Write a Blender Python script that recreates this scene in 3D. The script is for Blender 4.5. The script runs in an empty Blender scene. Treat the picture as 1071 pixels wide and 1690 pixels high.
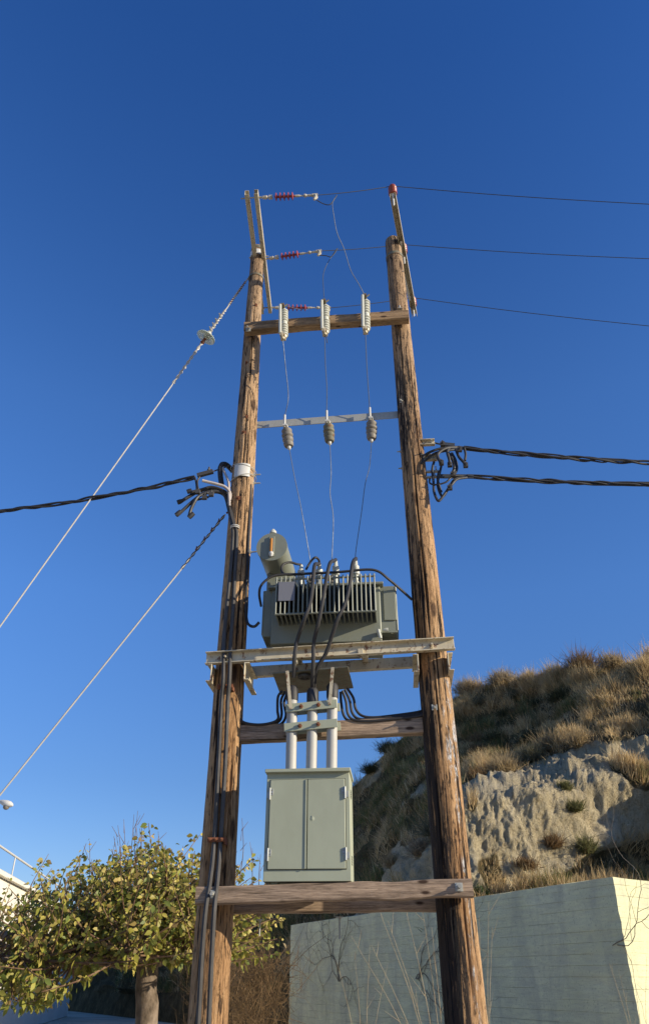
import bpy, bmesh, math, random
import numpy as np
from mathutils import Vector, Matrix, noise as mnoise
R_ = math.radians
random.seed(7); np.random.seed(7)
SC = bpy.context.scene
COL = SC.collection

# ------------------------------------------------------------------ camera
F, CX, CY, W, H_ = 1240.0, 535.5, 800.0, 1071.0, 1690.0      # pinhole measured from the photograph
TH = R_(33.24); EYE = Vector((0, 0, 1.6))
cd = bpy.data.cameras.new('camera'); cam = bpy.data.objects.new('camera', cd); COL.objects.link(cam)
cd.sensor_fit = 'VERTICAL'; cd.sensor_height = 36; cd.lens = F / H_ * 36
cd.shift_y = -(H_ / 2 - CY) / H_
cam.location = EYE; cam.rotation_euler = (math.pi / 2 + TH, 0, 0)
cd.clip_start = .05; cd.clip_end = 6000
SC.camera = cam

# structure frame: u along the crossarms, v towards the viewer
YAW = R_(5.0)
U = Vector((math.cos(YAW), -math.sin(YAW), 0)); V = Vector((-math.sin(YAW), -math.cos(YAW), 0)); Z = Vector((0, 0, 1))
O = Vector((0.05, 7.0, 0))

# ------------------------------------------------------------------ light
SUN_EL = R_(18)
az_in = R_(17.5)
sh = U * math.cos(az_in) + V * math.sin(az_in)
SUN = Vector((sh.x * math.cos(SUN_EL), sh.y * math.cos(SUN_EL), math.sin(SUN_EL))).normalized()
ld = bpy.data.lights.new('sun', 'SUN'); ld.energy = 4.4; ld.angle = R_(0.5); ld.color = (1, .89, .70)
lo = bpy.data.objects.new('sun', ld); COL.objects.link(lo)
lo.rotation_euler = SUN.to_track_quat('Z', 'Y').to_euler(); lo.location = (20, -10, 20)
wd = bpy.data.worlds.new('World'); SC.world = wd; wd.use_nodes = True
nt = wd.node_tree; bg = nt.nodes['Background']
sky = nt.nodes.new('ShaderNodeTexSky'); sky.sky_type = 'NISHITA'; sky.sun_disc = False
sky.sun_elevation = SUN_EL; sky.sun_rotation = math.atan2(SUN.x, SUN.y)
sky.altitude = 300; sky.air_density = 1.0; sky.dust_density = 0.15; sky.ozone_density = 3.5
hsv = nt.nodes.new('ShaderNodeHueSaturation'); hsv.inputs['Saturation'].default_value = 1.16
nt.links.new(sky.outputs[0], hsv.inputs['Color']); 
gc = nt.nodes.new('ShaderNodeTexCoord'); gs = nt.nodes.new('ShaderNodeSeparateXYZ'); nt.links.new(gc.outputs['Generated'], gs.inputs[0])
gr_ = nt.nodes.new('ShaderNodeValToRGB'); nt.links.new(gs.outputs[2], gr_.inputs[0])      # bluer, deeper clear winter sky
ge = gr_.color_ramp.elements
for _ in range(3): ge.new(.5)
for i_, (p_, c_) in enumerate(((0, (.56, .56, .72)), (.2, (.65, .64, .79)), (.41, (.88, .86, 1.05)), (.61, (.89, .89, 1.11)), (.89, (.54, .70, 1.03)))):
    ge[i_].position = p_; ge[i_].color = (*c_, 1)
gm = nt.nodes.new('ShaderNodeMix'); gm.data_type = 'RGBA'; gm.blend_type = 'MULTIPLY'; gm.inputs[0].default_value = 1
nt.links.new(hsv.outputs[0], gm.inputs[6]); nt.links.new(gr_.outputs[0], gm.inputs[7]); nt.links.new(gm.outputs[2], bg.inputs[0])
bg.inputs[1].default_value = .12
SC.view_settings.view_transform = 'Standard'; SC.view_settings.look = 'None'
SC.view_settings.gamma = 1; SC.view_settings.use_curve_mapping = False
SC.view_settings.exposure = 0.63

# ------------------------------------------------------------------ helpers
def ray(px, py):
    a, b = (px - CX) / F, -(py - CY) / F
    return Vector((a, math.cos(TH) - b * math.sin(TH), math.sin(TH) + b * math.cos(TH)))
def S(px, py, v=0.0):                 # point on the vertical plane v metres in front of the poles
    d = ray(px, py); n = V
    t = ((O + V * v - EYE).dot(n)) / d.dot(n)
    return EYE + d * t
def HZ(px, py, z):                    # point at height z
    d = ray(px, py); return EYE + d * ((z - EYE.z) / d.z)
def AY(px, py, Y):                    # point at world distance Y
    d = ray(px, py); return EYE + d * (Y / d.y)
def PS(pts, v=0.0):
    return [S(p[0], p[1], p[2] if len(p) > 2 else v) for p in pts]
def spl(pts, n=6):                    # Catmull-Rom through points
    p = [Vector(q) for q in pts]; p = [p[0] * 2 - p[1]] + p + [p[-1] * 2 - p[-2]]; out = []
    for i in range(1, len(p) - 2):
        for k in range(n):
            t = k / n; a, b, c, d = p[i - 1], p[i], p[i + 1], p[i + 2]
            out.append(.5 * ((2 * b) + (c - a) * t + (2 * a - 5 * b + 4 * c - d) * t * t + (3 * b - a - 3 * c + d) * t ** 3))
    out.append(p[-2]); return out
def sag(a, b, s, n=24):
    return [a.lerp(b, i / n) - Z * (s * 4 * (i / n) * (1 - i / n)) for i in range(n + 1)]
def frame_of(d):
    d = d.normalized(); ref = Z if abs(d.z) < .95 else Vector((1, 0, 0))
    x = ref.cross(d).normalized(); return x, d.cross(x)

class MB:
    def __init__(s): s.v = []; s.f = []
    def box(s, c, du, dv, dz, ax=None):             # centre, full sizes along U, V, Z (or given axes)
        a, b, e = ax or (U, V, Z); n = len(s.v)
        for i in (-.5, .5):
            for j in (-.5, .5):
                for k in (-.5, .5): s.v.append(c + a * (du * i) + b * (dv * j) + e * (dz * k))
        fl = [(0, 1, 3, 2), (4, 6, 7, 5), (0, 4, 5, 1), (2, 3, 7, 6), (0, 2, 6, 4), (1, 5, 7, 3)]
        if a.cross(b).dot(e) < 0: fl = [q[::-1] for q in fl]
        s.f += [tuple(n + i for i in q) for q in fl]; return s
    def bar(s, p, q, w, h, up=Z, ext=0):            # box from p to q, w sideways, h along up
        d = (q - p); L = d.length; d.normalize(); x = d.cross(up).normalized(); y = x.cross(d).normalized()
        return s.box((p + q) / 2, L + ext, w, h, (d, x, y))
    def tube(s, pts, r, n=8, cap=True, cr=None):
        k = len(pts); rr = r if isinstance(r, (list, tuple)) else [r] * k
        b = len(s.v); T = None
        for i in range(k):
            d = (pts[min(i + 1, k - 1)] - pts[max(i - 1, 0)])
            if d.length < 1e-9: d = Vector((0, 0, 1))
            d.normalize()
            if T is None: x, y = frame_of(d)
            else:
                x = (x - d * x.dot(d)); x = x.normalized() if x.length > 1e-6 else frame_of(d)[0]; y = d.cross(x)
            T = d
            for j in range(n):
                a = 2 * math.pi * j / n; s.v.append(pts[i] + (x * math.cos(a) + y * math.sin(a)) * rr[i])
        for i in range(k - 1):
            for j in range(n):
                j2 = (j + 1) % n
                s.f.append((b + i * n + j, b + i * n + j2, b + (i + 1) * n + j2, b + (i + 1) * n + j))
        if cap:
            s.f.append(tuple(b + j for j in reversed(range(n)))); s.f.append(tuple(b + (k - 1) * n + j for j in range(n)))
        return s
    def lathe(s, p, d, prof, n=16):                 # prof: (distance along d, radius)
        d = d.normalized(); x, y = frame_of(d); b = len(s.v); k = len(prof)
        for (h, r) in prof:
            for j in range(n):
                a = 2 * math.pi * j / n; s.v.append(p + d * h + (x * math.cos(a) + y * math.sin(a)) * r)
        for i in range(k - 1):
            for j in range(n):
                j2 = (j + 1) % n; s.f.append((b + i * n + j, b + i * n + j2, b + (i + 1) * n + j2, b + (i + 1) * n + j))
        s.f.append(tuple(b + j for j in reversed(range(n)))); s.f.append(tuple(b + (k - 1) * n + j for j in range(n)))
        return s
    def extrude(s, p, q, prof, ax):                 # closed outline (a,b) along ax=(A,B), swept p -> q
        A, B = ax; n = len(prof); b = len(s.v)
        for e in (p, q):
            for (i, j) in prof: s.v.append(e + A * i + B * j)
        for i in range(n):
            j = (i + 1) % n; s.f.append((b + i, b + j, b + n + j, b + n + i))
        s.f.append(tuple(b + i for i in reversed(range(n)))); s.f.append(tuple(b + n + i for i in range(n)))
        return s
    def hexnut(s, p, d, r=.016, h=.014, stud=.03):
        s.lathe(p, d, [(0, r), (h, r)], 6); s.lathe(p + d * h, d, [(0, r * .5), (stud, r * .5)], 8); return s

def obj(name, mb, mat, parent=None, bevel=0, smooth=35, recalc=True, sub=None):
    vs, fs = mb.v, mb.f
    off = Vector((0, 0, 0))
    if parent is not None:
        q = parent
        while q is not None: off += q.location; q = q.parent
    if parent is None and sub is not None: off = sub
    me = bpy.data.meshes.new(name)
    me.from_pydata([tuple(Vector(p) - off) for p in vs], [], fs)
    if recalc:
        bm = bmesh.new(); bm.from_mesh(me); bmesh.ops.recalc_face_normals(bm, faces=bm.faces); bm.to_mesh(me); bm.free()
    me.materials.append(mat)
    if smooth:
        me.polygons.foreach_set('use_smooth', [True] * len(me.polygons)); me.set_sharp_from_angle(angle=R_(smooth))
    o = bpy.data.objects.new(name, me); COL.objects.link(o)
    if parent is not None: o.parent = parent
    elif sub is not None: o.location = sub
    if bevel:
        m = o.modifiers.new('bevel', 'BEVEL'); m.width = bevel; m.segments = 2; m.limit_method = 'ANGLE'; m.angle_limit = R_(40)
        m.harden_normals = False
    return o
def tag(o, label=None, cat=None, group=None, kind=None):
    if label: o['label'] = label
    if cat: o['category'] = cat
    if group: o['group'] = group
    if kind: o['kind'] = kind
    return o
def thing(name, loc, label, cat, group=None):
    o = bpy.data.objects.new(name, None); o.empty_display_size = .1; COL.objects.link(o); o.location = loc
    return tag(o, label, cat, group)
def one(name, mb, mat, label, cat, group=None, bevel=0, at=None, smooth=35):
    return tag(obj(name, mb, mat, None, bevel, smooth, sub=at if at is not None else Vector(mb.v[0])), label, cat, group)

# ------------------------------------------------------------------ materials
class G:
    def __init__(s, name, rough=.6, metal=0, spec=.5):
        s.m = bpy.data.materials.new(name); s.m.use_nodes = True; s.nt = s.m.node_tree
        s.b = s.nt.nodes['Principled BSDF']; s.b.inputs['Roughness'].default_value = rough
        s.b.inputs['Metallic'].default_value = metal; s.b.inputs['Specular IOR Level'].default_value = spec
        tc = s.n('ShaderNodeTexCoord'); s.co = tc.outputs['Object']
    def n(s, t): return s.nt.nodes.new(t)
    def l(s, a, b): s.nt.links.new(a, b)
    def put(s, sock, x):
        if hasattr(x, 'is_output'): s.l(x, sock)
        else: sock.default_value = x
    def noise(s, scale=(1, 1, 1), detail=5, rough=.55, dist=0, off=(0, 0, 0)):
        mp = s.n('ShaderNodeMapping'); s.l(s.co, mp.inputs[0]); mp.inputs['Scale'].default_value = scale; mp.inputs['Location'].default_value = off
        x = s.n('ShaderNodeTexNoise'); s.l(mp.outputs[0], x.inputs['Vector']); x.inputs['Scale'].default_value = 1
        x.inputs['Detail'].default_value = detail; x.inputs['Roughness'].default_value = rough; x.inputs['Distortion'].default_value = dist
        return x.outputs[0]
    def voro(s, scale, feat='F1', off=(0, 0, 0)):
        mp = s.n('ShaderNodeMapping'); s.l(s.co, mp.inputs[0]); mp.inputs['Scale'].default_value = scale; mp.inputs['Location'].default_value = off
        x = s.n('ShaderNodeTexVoronoi'); x.feature = feat; s.l(mp.outputs[0], x.inputs['Vector']); x.inputs['Scale'].default_value = 1
        return x.outputs['Distance']
    def ramp(s, f, stops):
        x = s.n('ShaderNodeValToRGB'); s.put(x.inputs[0], f); e = x.color_ramp.elements
        while len(e) < len(stops): e.new(.5)
        for i, (p, c) in enumerate(stops):
            e[i].position = p; e[i].color = (c, c, c, 1) if not isinstance(c, tuple) else (*c, 1)
        return x.outputs[0]
    def mix(s, f, a, b, mode='MIX'):
        x = s.n('ShaderNodeMix'); x.data_type = 'RGBA'; x.blend_type = mode
        s.put(x.inputs[0], f)
        s.put(x.inputs[6], a if not isinstance(a, tuple) else (*a, 1)); s.put(x.inputs[7], b if not isinstance(b, tuple) else (*b, 1))
        return x.outputs[2]
    def math(s, op, a, b=0.0, clamp=False):
        x = s.n('ShaderNodeMath'); x.operation = op; x.use_clamp = clamp; s.put(x.inputs[0], a); s.put(x.inputs[1], b); return x.outputs[0]
    def xyz(s):
        x = s.n('ShaderNodeSeparateXYZ'); s.l(s.co, x.inputs[0]); return x.outputs
    def attr(s, name):
        x = s.n('ShaderNodeAttribute'); x.attribute_name = name; return x
    def color(s, c): s.put(s.b.inputs['Base Color'], c if not isinstance(c, tuple) else (*c, 1)); return s
    def rough(s, c): s.put(s.b.inputs['Roughness'], c); return s
    def bump(s, h, strength=.5, dist=.01, prev=None):
        x = s.n('ShaderNodeBump'); x.inputs['Strength'].default_value = strength; x.inputs['Distance'].default_value = dist
        s.l(h, x.inputs['Height'])
        if prev is not None: s.l(prev, x.inputs['Normal'])
        s.l(x.outputs[0], s.b.inputs['Normal']); return x.outputs[0]

def wood_pole(name, tar, seed):
    g = G(name, .8, spec=.2); o = (seed, seed * 2, 0)
    big = g.noise((5, 5, .55), 4, .6, 0, o)
    base = g.ramp(big, [(.28, (.21, .11, .048)), (.45, (.38, .215, .098)), (.58, (.50, .305, .15)), (.75, (.57, .39, .225))])
    z = g.xyz()[2]
    up = g.ramp(g.math('MULTIPLY', z, .1), [(.45, 0.0), (1.0, .75)])
    base = g.mix(up, base, g.ramp(big, [(.25, (.2, .13, .08)), (.5, (.40, .29, .185)), (.75, (.52, .41, .30))]))
    fine = g.noise((46, 46, 1.6), 6, .68, .2, o)
    col = g.mix(g.ramp(fine, [(.3, .75), (.58, 0.0)]), base, g.mix(.6, base, (.05, .022, .012)))
    check = g.noise((30, 30, .75), 3, .5, .3, (seed * 3, 1, 2))          # long drying checks
    cm = g.ramp(check, [(.355, 1.0), (.392, 0.0)])
    col = g.mix(cm, col, (.018, .011, .008))
    chip = g.noise((38, 38, 6), 4, .6, .4, (4, seed, 2))
    chm = g.ramp(chip, [(.36, 1.0), (.41, 0.0)])
    col = g.mix(g.math('MULTIPLY', chm, .9), col, (.026, .016, .012))
    fl = g.noise((75, 75, 11), 6, .7, .3, (seed, 8, 3))
    col = g.mix(g.ramp(fl, [(.36, .62), (.52, 0.0)]), col, g.mix(.72, col, (.02, .01, .006)))
    col = g.mix(g.ramp(fl, [(.54, 0.0), (.68, .40)]), col, g.mix(.5, col, (.62, .45, .28)))
    kn = g.voro((4.2, 4.2, 1.5), 'F1', (seed, 2, seed)); km = g.ramp(kn, [(.10, 1.0), (.17, 0.0)])
    col = g.mix(g.math('MULTIPLY', km, .8), col, (.035, .016, .010))
    if tar:
        x = g.xyz()
        side = g.math('ADD', g.math('MULTIPLY', x[0], -4.6), g.math('MULTIPLY', z, -.25))
        t = g.math('ADD', g.math('ADD', side, .90), g.math('MULTIPLY', g.math('SUBTRACT', g.noise((34, 34, 1.7), 7, .75, .5, (7, 1, 3)), .5), 3.8))
        col = g.mix(g.ramp(t, [(.52, 0.0), (.60, .92)]), col, (.012, .012, .014))
        up_t = g.ramp(g.math('MULTIPLY', g.math('ABSOLUTE', g.math('SUBTRACT', z, 7.2)), 1.0), [(.4, .9), (1.6, 0.0)])
        uf = g.ramp(g.math('ADD', g.noise((40, 40, 5), 6, .75, .4, (5, 5, 5)), g.math('MULTIPLY', x[0], -.35)), [(.50, 0.0), (.55, 1.0)])
        col = g.mix(g.math('MULTIPLY', uf, up_t), col, (.016, .014, .015))
        wn = g.noise((30, 30, 5.5), 7, .72, .6, (2, 9, 4))
        hi = g.ramp(g.math('MULTIPLY', g.math('ABSOLUTE', g.math('SUBTRACT', z, 3.42)), 1.0), [(.22, 1.0), (.46, 0.0)])
        wx = g.ramp(g.math('ADD', g.math('ADD', g.math('MULTIPLY', g.math('ABSOLUTE', g.math('SUBTRACT', x[0], .05)), -10), .5), g.math('MULTIPLY', hi, .42)), [(.2, 0.0), (.5, 1.0)])
        wn = g.math('ADD', wn, g.math('MULTIPLY', hi, .035))
        zz = g.ramp(g.math('MULTIPLY', z, .2), [(.78, 1.0), (.86, 0.0)])
        wm = g.math('MULTIPLY', g.math('MULTIPLY', g.ramp(wn, [(.52, 0.0), (.56, 1.0)]), wx), zz)
        spk = g.ramp(g.noise((60, 60, 22), 5, .75, 0, (1, 1, 8)), [(.42, 0.0), (.56, 1.0)])
        col = g.mix(wm, col, g.mix(spk, (.10, .095, .095), (.56, .545, .53)))
    else:
        wn = g.noise((13, 13, 1.2), 7, .7, .5, (5, 3, 1))
        x = g.xyz()
        wx = g.ramp(g.math('ADD', g.math('MULTIPLY', g.math('ABSOLUTE', g.math('SUBTRACT', x[0], .05)), -9), .55), [(.2, 0.0), (.5, 1.0)])
        zz = g.ramp(g.math('MULTIPLY', z, .2), [(.48, 1.0), (.56, 0.0)])
        wm = g.math('MULTIPLY', g.math('MULTIPLY', g.ramp(wn, [(.57, 0.0), (.62, .8)]), wx), zz)
        col = g.mix(wm, col, (.6, .56, .50))
    g.color(col)
    h = g.math('SUBTRACT', g.math('ADD', fine, g.math('MULTIPLY', big, .5)), g.math('ADD', g.math('MULTIPLY', cm, 1.3), g.math('MULTIPLY', chm, .7)))
    b1 = g.bump(h, 1.0, .018); g.bump(fl, .9, .012, b1)
    return g.m
def wood_beam(name, tint, rot=0):
    g = G(name, .8, spec=.2)
    mp = g.n('ShaderNodeMapping'); g.l(g.co, mp.inputs[0]); mp.inputs['Rotation'].default_value = (0, 0, YAW); g.co = mp.outputs[0]
    a = g.noise((1.5, 9, 22), 5, .6, .5); f = g.noise((2.2, 40, 90), 5, .65, .2)
    d = tuple(c * .45 for c in tint)
    col = g.ramp(a, [(.3, d), (.5, tint), (.72, tuple(min(1, c * 1.3) for c in tint))])
    col = g.mix(g.ramp(f, [(.32, .7), (.55, 0.0)]), col, tuple(c * .3 for c in tint))
    fl = g.noise((12, 70, 130), 5, .7, .2, (6, 1, 2)); col = g.mix(g.ramp(fl, [(.36, .6), (.52, 0.0)]), col, g.mix(.7, col, (.03, .018, .012))); col = g.mix(g.ramp(fl, [(.56, 0.0), (.7, .35)]), col, (.52, .42, .33))
    k = g.voro((3.2, 7, 9)); km = g.ramp(k, [(.09, 1.0), (.17, 0.0)])
    col = g.mix(km, col, (.05, .028, .018))
    ch = g.ramp(g.noise((.9, 16, 30), 3, .5, .3, (3, 3, 3)), [(.33, 1.0), (.37, 0.0)])
    col = g.mix(g.math('MULTIPLY', ch, .85), col, (.03, .018, .012))
    g.color(col); g.bump(g.math('SUBTRACT', f, ch), .7, .008); return g.m
def painted(name, c, rough=.45, metal=0, dirt=.35, sc=6, rust=0, spec=.5):
    g = G(name, rough, metal, spec)
    n = g.noise((sc, sc, sc * .6), 6, .62)
    col = g.mix(g.ramp(n, [(.38, dirt), (.62, 0.0)]), c, tuple(q * .55 for q in c))
    st = g.noise((sc * 5, sc * 5, sc * .35), 4, .6, 0, (3, 1, 0))
    col = g.mix(g.ramp(st, [(.58, 0.0), (.75, dirt * .6)]), col, tuple(q * .62 + .012 for q in c))
    if rust:
        r = g.noise((sc * 3, sc * 3, sc * 2), 6, .7, .3, (9, 2, 5))
        col = g.mix(g.ramp(r, [(.60 - rust * .1, 0.0), (.68 - rust * .1, .9)]), col, (.17, .065, .025))
    g.color(col); g.rough(g.ramp(n, [(.3, min(1, rough + .2)), (.7, rough)]))
    g.bump(n, .12, .004); return g.m
M = {}
M['pole_a'] = wood_pole('weathered_pole_wood', 0, 1.3)
M['pole_b'] = wood_pole('tarred_pole_wood', 1, 4.1)
M['beam'] = wood_beam('beam_wood', (.40, .285, .195))
M['beam_top'] = wood_beam('crossarm_wood', (.36, .235, .13))
M['galv'] = painted('galvanised_steel', (.42, .41, .36), .5, .35, .35, 9)
M['channel'] = painted('channel_steel', (.62, .54, .38), .5, .15, .45, 7, .55)
M['arm_steel'] = painted('arm_steel', (.52, .46, .33), .5, .15, .4, 9, .3)
M['green'] = painted('green_grey_paint', (.205, .215, .165), .42, 0, .22, 5)
M['cab'] = painted('cabinet_paint', (.355, .372, .268), .42, 0, .22, 3)
M['cab_edge'] = painted('cabinet_gap', (.03, .032, .028), .7)
M['dark'] = painted('dark_plate', (.17, .16, .11), .6, .2, .4, 8, .5)
M['rubber'] = painted('black_cable', (.026, .024, .024), .5, 0, .3, 20)
M['rubber_grey'] = painted('grey_cable', (.062, .056, .05), .55, 0, .5, 14)
M['rubber_pale'] = painted('pale_cable', (.42, .37, .34), .55, 0, .3, 14)
M['wire'] = painted('aluminium_wire', (.12, .135, .15), .45, .5, .4, 30)
M['wire_dark'] = painted('dark_wire', (.07, .075, .08), .5, .3, .4, 30)
M['guy'] = painted('guy_strand', (.55, .52, .47), .5, .3, .4, 40)
M['porc'] = painted('white_porcelain', (.54, .54, .46), .3, 0, .35, 12)
M['ceram'] = painted('grey_polymer', (.20, .175, .14), .5, 0, .5, 14)
M['red'] = painted('red_polymer', (.30, .055, .06), .4, 0, .3, 12)
M['brown_red'] = painted('brown_glaze', (.27, .055, .025), .22, 0, .3, 12)
M['rust'] = painted('rusty_iron', (.20, .075, .035), .85, 0, .6, 14)
M['pipe'] = painted('grey_plastic_pipe', (.41, .395, .355), .45, 0, .25, 4)
M['plate_grey'] = painted('name_plate', (.17, .17, .19), .6, 0, .1, 6)
M['white'] = painted('white_metal', (.56, .545, .50), .5, 0, .25, 10)
M['hard'] = painted('hardware_zinc', (.50, .46, .37), .5, .2, .4, 14, .2)
M['amber'] = painted('gauge_tube', (.42, .17, .02), .25, 0, .2, 8)
M['hinge'] = painted('hinge_zinc', (.38, .39, .37), .4, .5, .3, 20)
g = G('clear_insulator_glass', .08); g.color((.62, .70, .62)); g.b.inputs['Transmission Weight'].default_value = .55; M['glass'] = g.m

# ================================================================== THE SETTING
# ---- ground
def sheet(name, pts, mat):
    mb = MB(); mb.v = [Vector(p) for p in pts]; mb.f = [tuple(range(len(pts)))]
    return obj(name, mb, mat, smooth=0)
g = G('dusty_ground', .95, spec=.1)
c = g.ramp(g.noise((.5, .5, .5), 8, .65), [(.35, (.34, .29, .21)), (.6, (.50, .44, .33))]); g.color(c); g.bump(g.noise((6, 6, 6), 6, .6), .5, .04)
tag(sheet('ground', [(-2500, -400, 0), (2500, -400, 0), (2500, 4000, 0), (-2500, 4000, 0)], g.m), 'dry dusty ground below the poles', 'ground', kind='structure')

# ---- hill: a cut bank with a bare cliff, defined by crest line and depth along columns
ip = np.interp
crest_x = [-200, 60, 200, 250, 330, 400, 445, 520, 560, 585, 610, 640, 680, 720, 760, 800, 860, 920, 1000, 1071, 1200, 1450]
crest_y = [1606, 1600, 1585, 1562, 1528, 1500, 1482, 1405, 1338, 1300, 1270, 1235, 1203, 1171, 1147, 1134, 1122, 1111, 1101, 1091, 1072, 1060]
T = [0, .25, .32, .65, .75, .88, 1.0]
DX = [-200, 60, 200, 330, 445, 520, 590, 640, 690, 715, 760, 830, 900, 1000, 1071, 1120, 1200, 1300, 1450]
DY = [[70, 70, 71, 72, 72, 72.5, 73], [58, 58, 58, 59, 59, 59.5, 60],
      [45, 45, 45.5, 46.5, 47, 47.5, 48], [36, 37, 37, 38.5, 39, 39.5, 40], [31, 32, 32.5, 35, 36, 37, 38], [28.3, 29.3, 30, 34, 36, 38, 40],
      [25.8, 26, 26.6, 31, 34, 36, 38], [24, 22.9, 23.3, 29, 32.5, 35, 37], [22.3, 21.3, 21.4, 26, 30.5, 34.5, 36.5], [21.4, 20.2, 20.3, 22.8, 30, 34.5, 36],
      [20.0, 20.0, 20.2, 21.4, 29.5, 34, 35.5], [18.5, 19.5, 20.3, 21.4, 28.5, 32.5, 34], [17.2, 18.5, 20.5, 21.6, 26.5, 30.5, 32], [15.2, 17, 21.3, 22.4, 24, 26.3, 30],
      [15.5, 17.5, 22.0, 22.8, 23.8, 25.5, 28.5], [16, 20, 22.2, 22.4, 23.3, 25, 27.5], [18, 21, 21.9, 21.2, 21.8, 23.5, 26], [18, 20.8, 21, 20, 20.3, 22.5, 25], [17, 17, 17, 17.5, 18.5, 22, 25]]
NX, NT = 420, 150
gx = np.concatenate([np.linspace(-200, 540, 80, endpoint=False), np.linspace(540, 1090, 290, endpoint=False), np.linspace(1090, 1450, 50)])
gt = np.linspace(0, 1, NT)
A = np.array([ip(gt, T, r) for r in DY])
dep = np.array([ip(gx, DX, A[:, j]) for j in range(NT)]).T           # [x,t]
def blur(a, k, ax):
    for _ in range(k):
        p = np.concatenate([a.take([0], ax), a, a.take([-1], ax)], ax)
        n = a.shape[ax]
        a = .25 * p.take(range(0, n), ax) + .5 * p.take(range(1, n + 1), ax) + .25 * p.take(range(2, n + 2), ax)
    return a
dep = blur(blur(dep, 26, 0), 8, 1)
ytop = ip(gx, crest_x, crest_y)
PX = np.repeat(gx[:, None], NT, 1); PY = 1640 + (ytop[:, None] - 1640) * gt[None, :]
a_ = (PX - CX) / F; b_ = -(PY - CY) / F
ry = math.cos(TH) - b_ * math.sin(TH); rz = math.sin(TH) + b_ * math.cos(TH)
HP = np.stack([a_ / ry * dep, dep, EYE.z + rz / ry * dep], -1)
def normals(P):
    du = np.gradient(P, axis=0); dv = np.gradient(P, axis=1)
    n = np.cross(du, dv); return n / (np.linalg.norm(n, axis=-1, keepdims=True) + 1e-9)
HN = normals(HP)
if HN[300, 60, 1] > 0: HN = -HN
ct = ip(PX, [620, 640, 700, 716, 770, 850, 960, 1071, 1450], [1460, 1400, 1372, 1332, 1290, 1268, 1236, 1214, 1200])
cb = ip(PX, [620, 640, 716, 850, 930, 1000, 1071, 1450], [1460, 1452, 1495, 1478, 1440, 1404, 1384, 1372])
veg = np.zeros((NX, NT)); disp = np.zeros((NX, NT))
for i in range(NX):
    for j in range(NT):
        p = Vector(HP[i, j]); y = PY[i, j]
        n1 = mnoise.fractal(p * .9, 1, 2, 4)
        edge = min(y - (ct[i, j] + n1 * 10), (cb[i, j] + n1 * 6) - y)
        bare = max(0, min(1, edge / 14 + .5))
        if PX[i, j] < 715: bare = max(bare, max(0, min(1, (mnoise.fractal(p * .45 + Vector((5, 1, 2)), 1, 2, 3) - .16) * 2.0)) * (PX[i, j] > 560))
        patch = mnoise.fractal(p * .55 + Vector((3, 8, 1)), 1, 2, 3)
        veg[i, j] = 1 - bare + (bare * max(0, min(1, (patch - .46) * 6)) if bare > .3 else 0)
        q = Vector((p.x * 1.5, p.y * 1.5, p.z * .55))
        rid = 1 - abs(mnoise.noise(Vector((p.x * 1.9, p.y * 1.9, p.z * .45)))) * 2
        d_c = .38 * mnoise.fractal(p * .5, .9, 2, 6) + .06 * rid + .085 * mnoise.fractal(Vector((p.x * 3.4, p.y * 3.4, p.z * 1.7)), .7, 2, 5)
        d_g = .42 * mnoise.fractal(p * .45, 1, 2, 4) + .12 * mnoise.noise(p * 2.3)
        fade = min(1, gt[j] / .12) * min(1, (1 - gt[j]) / .06 + .35)
        disp[i, j] = (d_c * bare + d_g * (1 - bare)) * fade
HP = HP + HN * disp[..., None]
top = HP[:, -1, :]
B1 = top + np.array([0, 5, .3]); B2 = top + np.array([0, 22, .2]); B3 = top * np.array([1, 1, .0]) + np.array([0, 60, -.3])
SK = HP[:, 0, :] * np.array([1, 1, 0]) + np.array([0, -.6, -.5]); full = np.concatenate([SK[:, None], HP, B1[:, None], B2[:, None], B3[:, None]], 1); NR = NT + 4
vv = np.concatenate([np.ones((NX, 1)), veg, np.ones((NX, 3))], 1)
idx = np.arange(NX * NR).reshape(NX, NR)
fc = np.stack([idx[:-1, :-1], idx[1:, :-1], idx[1:, 1:], idx[:-1, 1:]], -1).reshape(-1, 4)
def fast_mesh(name, verts, faces, mat, cols=None, smooth=False, vals=None):
    me = bpy.data.meshes.new(name); k = faces.shape[1]
    me.vertices.add(len(verts)); me.vertices.foreach_set('co', np.ascontiguousarray(verts, dtype=np.float32).ravel())
    me.loops.add(faces.size); me.loops.foreach_set('vertex_index', np.ascontiguousarray(faces, dtype=np.int32).ravel())
    me.polygons.add(len(faces)); me.polygons.foreach_set('loop_start', np.arange(0, faces.size, k, dtype=np.int32))
    me.polygons.foreach_set('loop_total', np.full(len(faces), k, dtype=np.int32))
    if smooth: me.polygons.foreach_set('use_smooth', [True] * len(faces))
    me.update(calc_edges=True)
    if cols is not None:
        at = me.color_attributes.new('tone', 'FLOAT_COLOR', 'POINT')
        at.data.foreach_set('color', np.concatenate([cols, np.ones((len(cols), 1))], 1).astype(np.float32).ravel())
    if vals is not None:
        at = me.attributes.new('veg', 'FLOAT', 'POINT'); at.data.foreach_set('value', np.ascontiguousarray(vals, dtype=np.float32).ravel())
    me.materials.append(mat)
    o = bpy.data.objects.new(name, me); COL.objects.link(o); return o
g = G('hill_earth', .95, spec=.1)
n1 = g.noise((.9, .9, .9), 7, .65); n2 = g.noise((6, 6, 4.0), 8, .75, .3); n3 = g.noise((24, 24, 17), 6, .7)
cl = g.ramp(n1, [(.3, (.52, .42, .25)), (.5, (.66, .55, .345)), (.7, (.75, .65, .45))])
cl = g.mix(g.ramp(n2, [(.34, .65), (.48, 0.0)]), cl, (.30, .225, .13))
cl = g.mix(g.ramp(n3, [(.34, .6), (.46, 0.0)]), cl, (.22, .165, .095))
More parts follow.
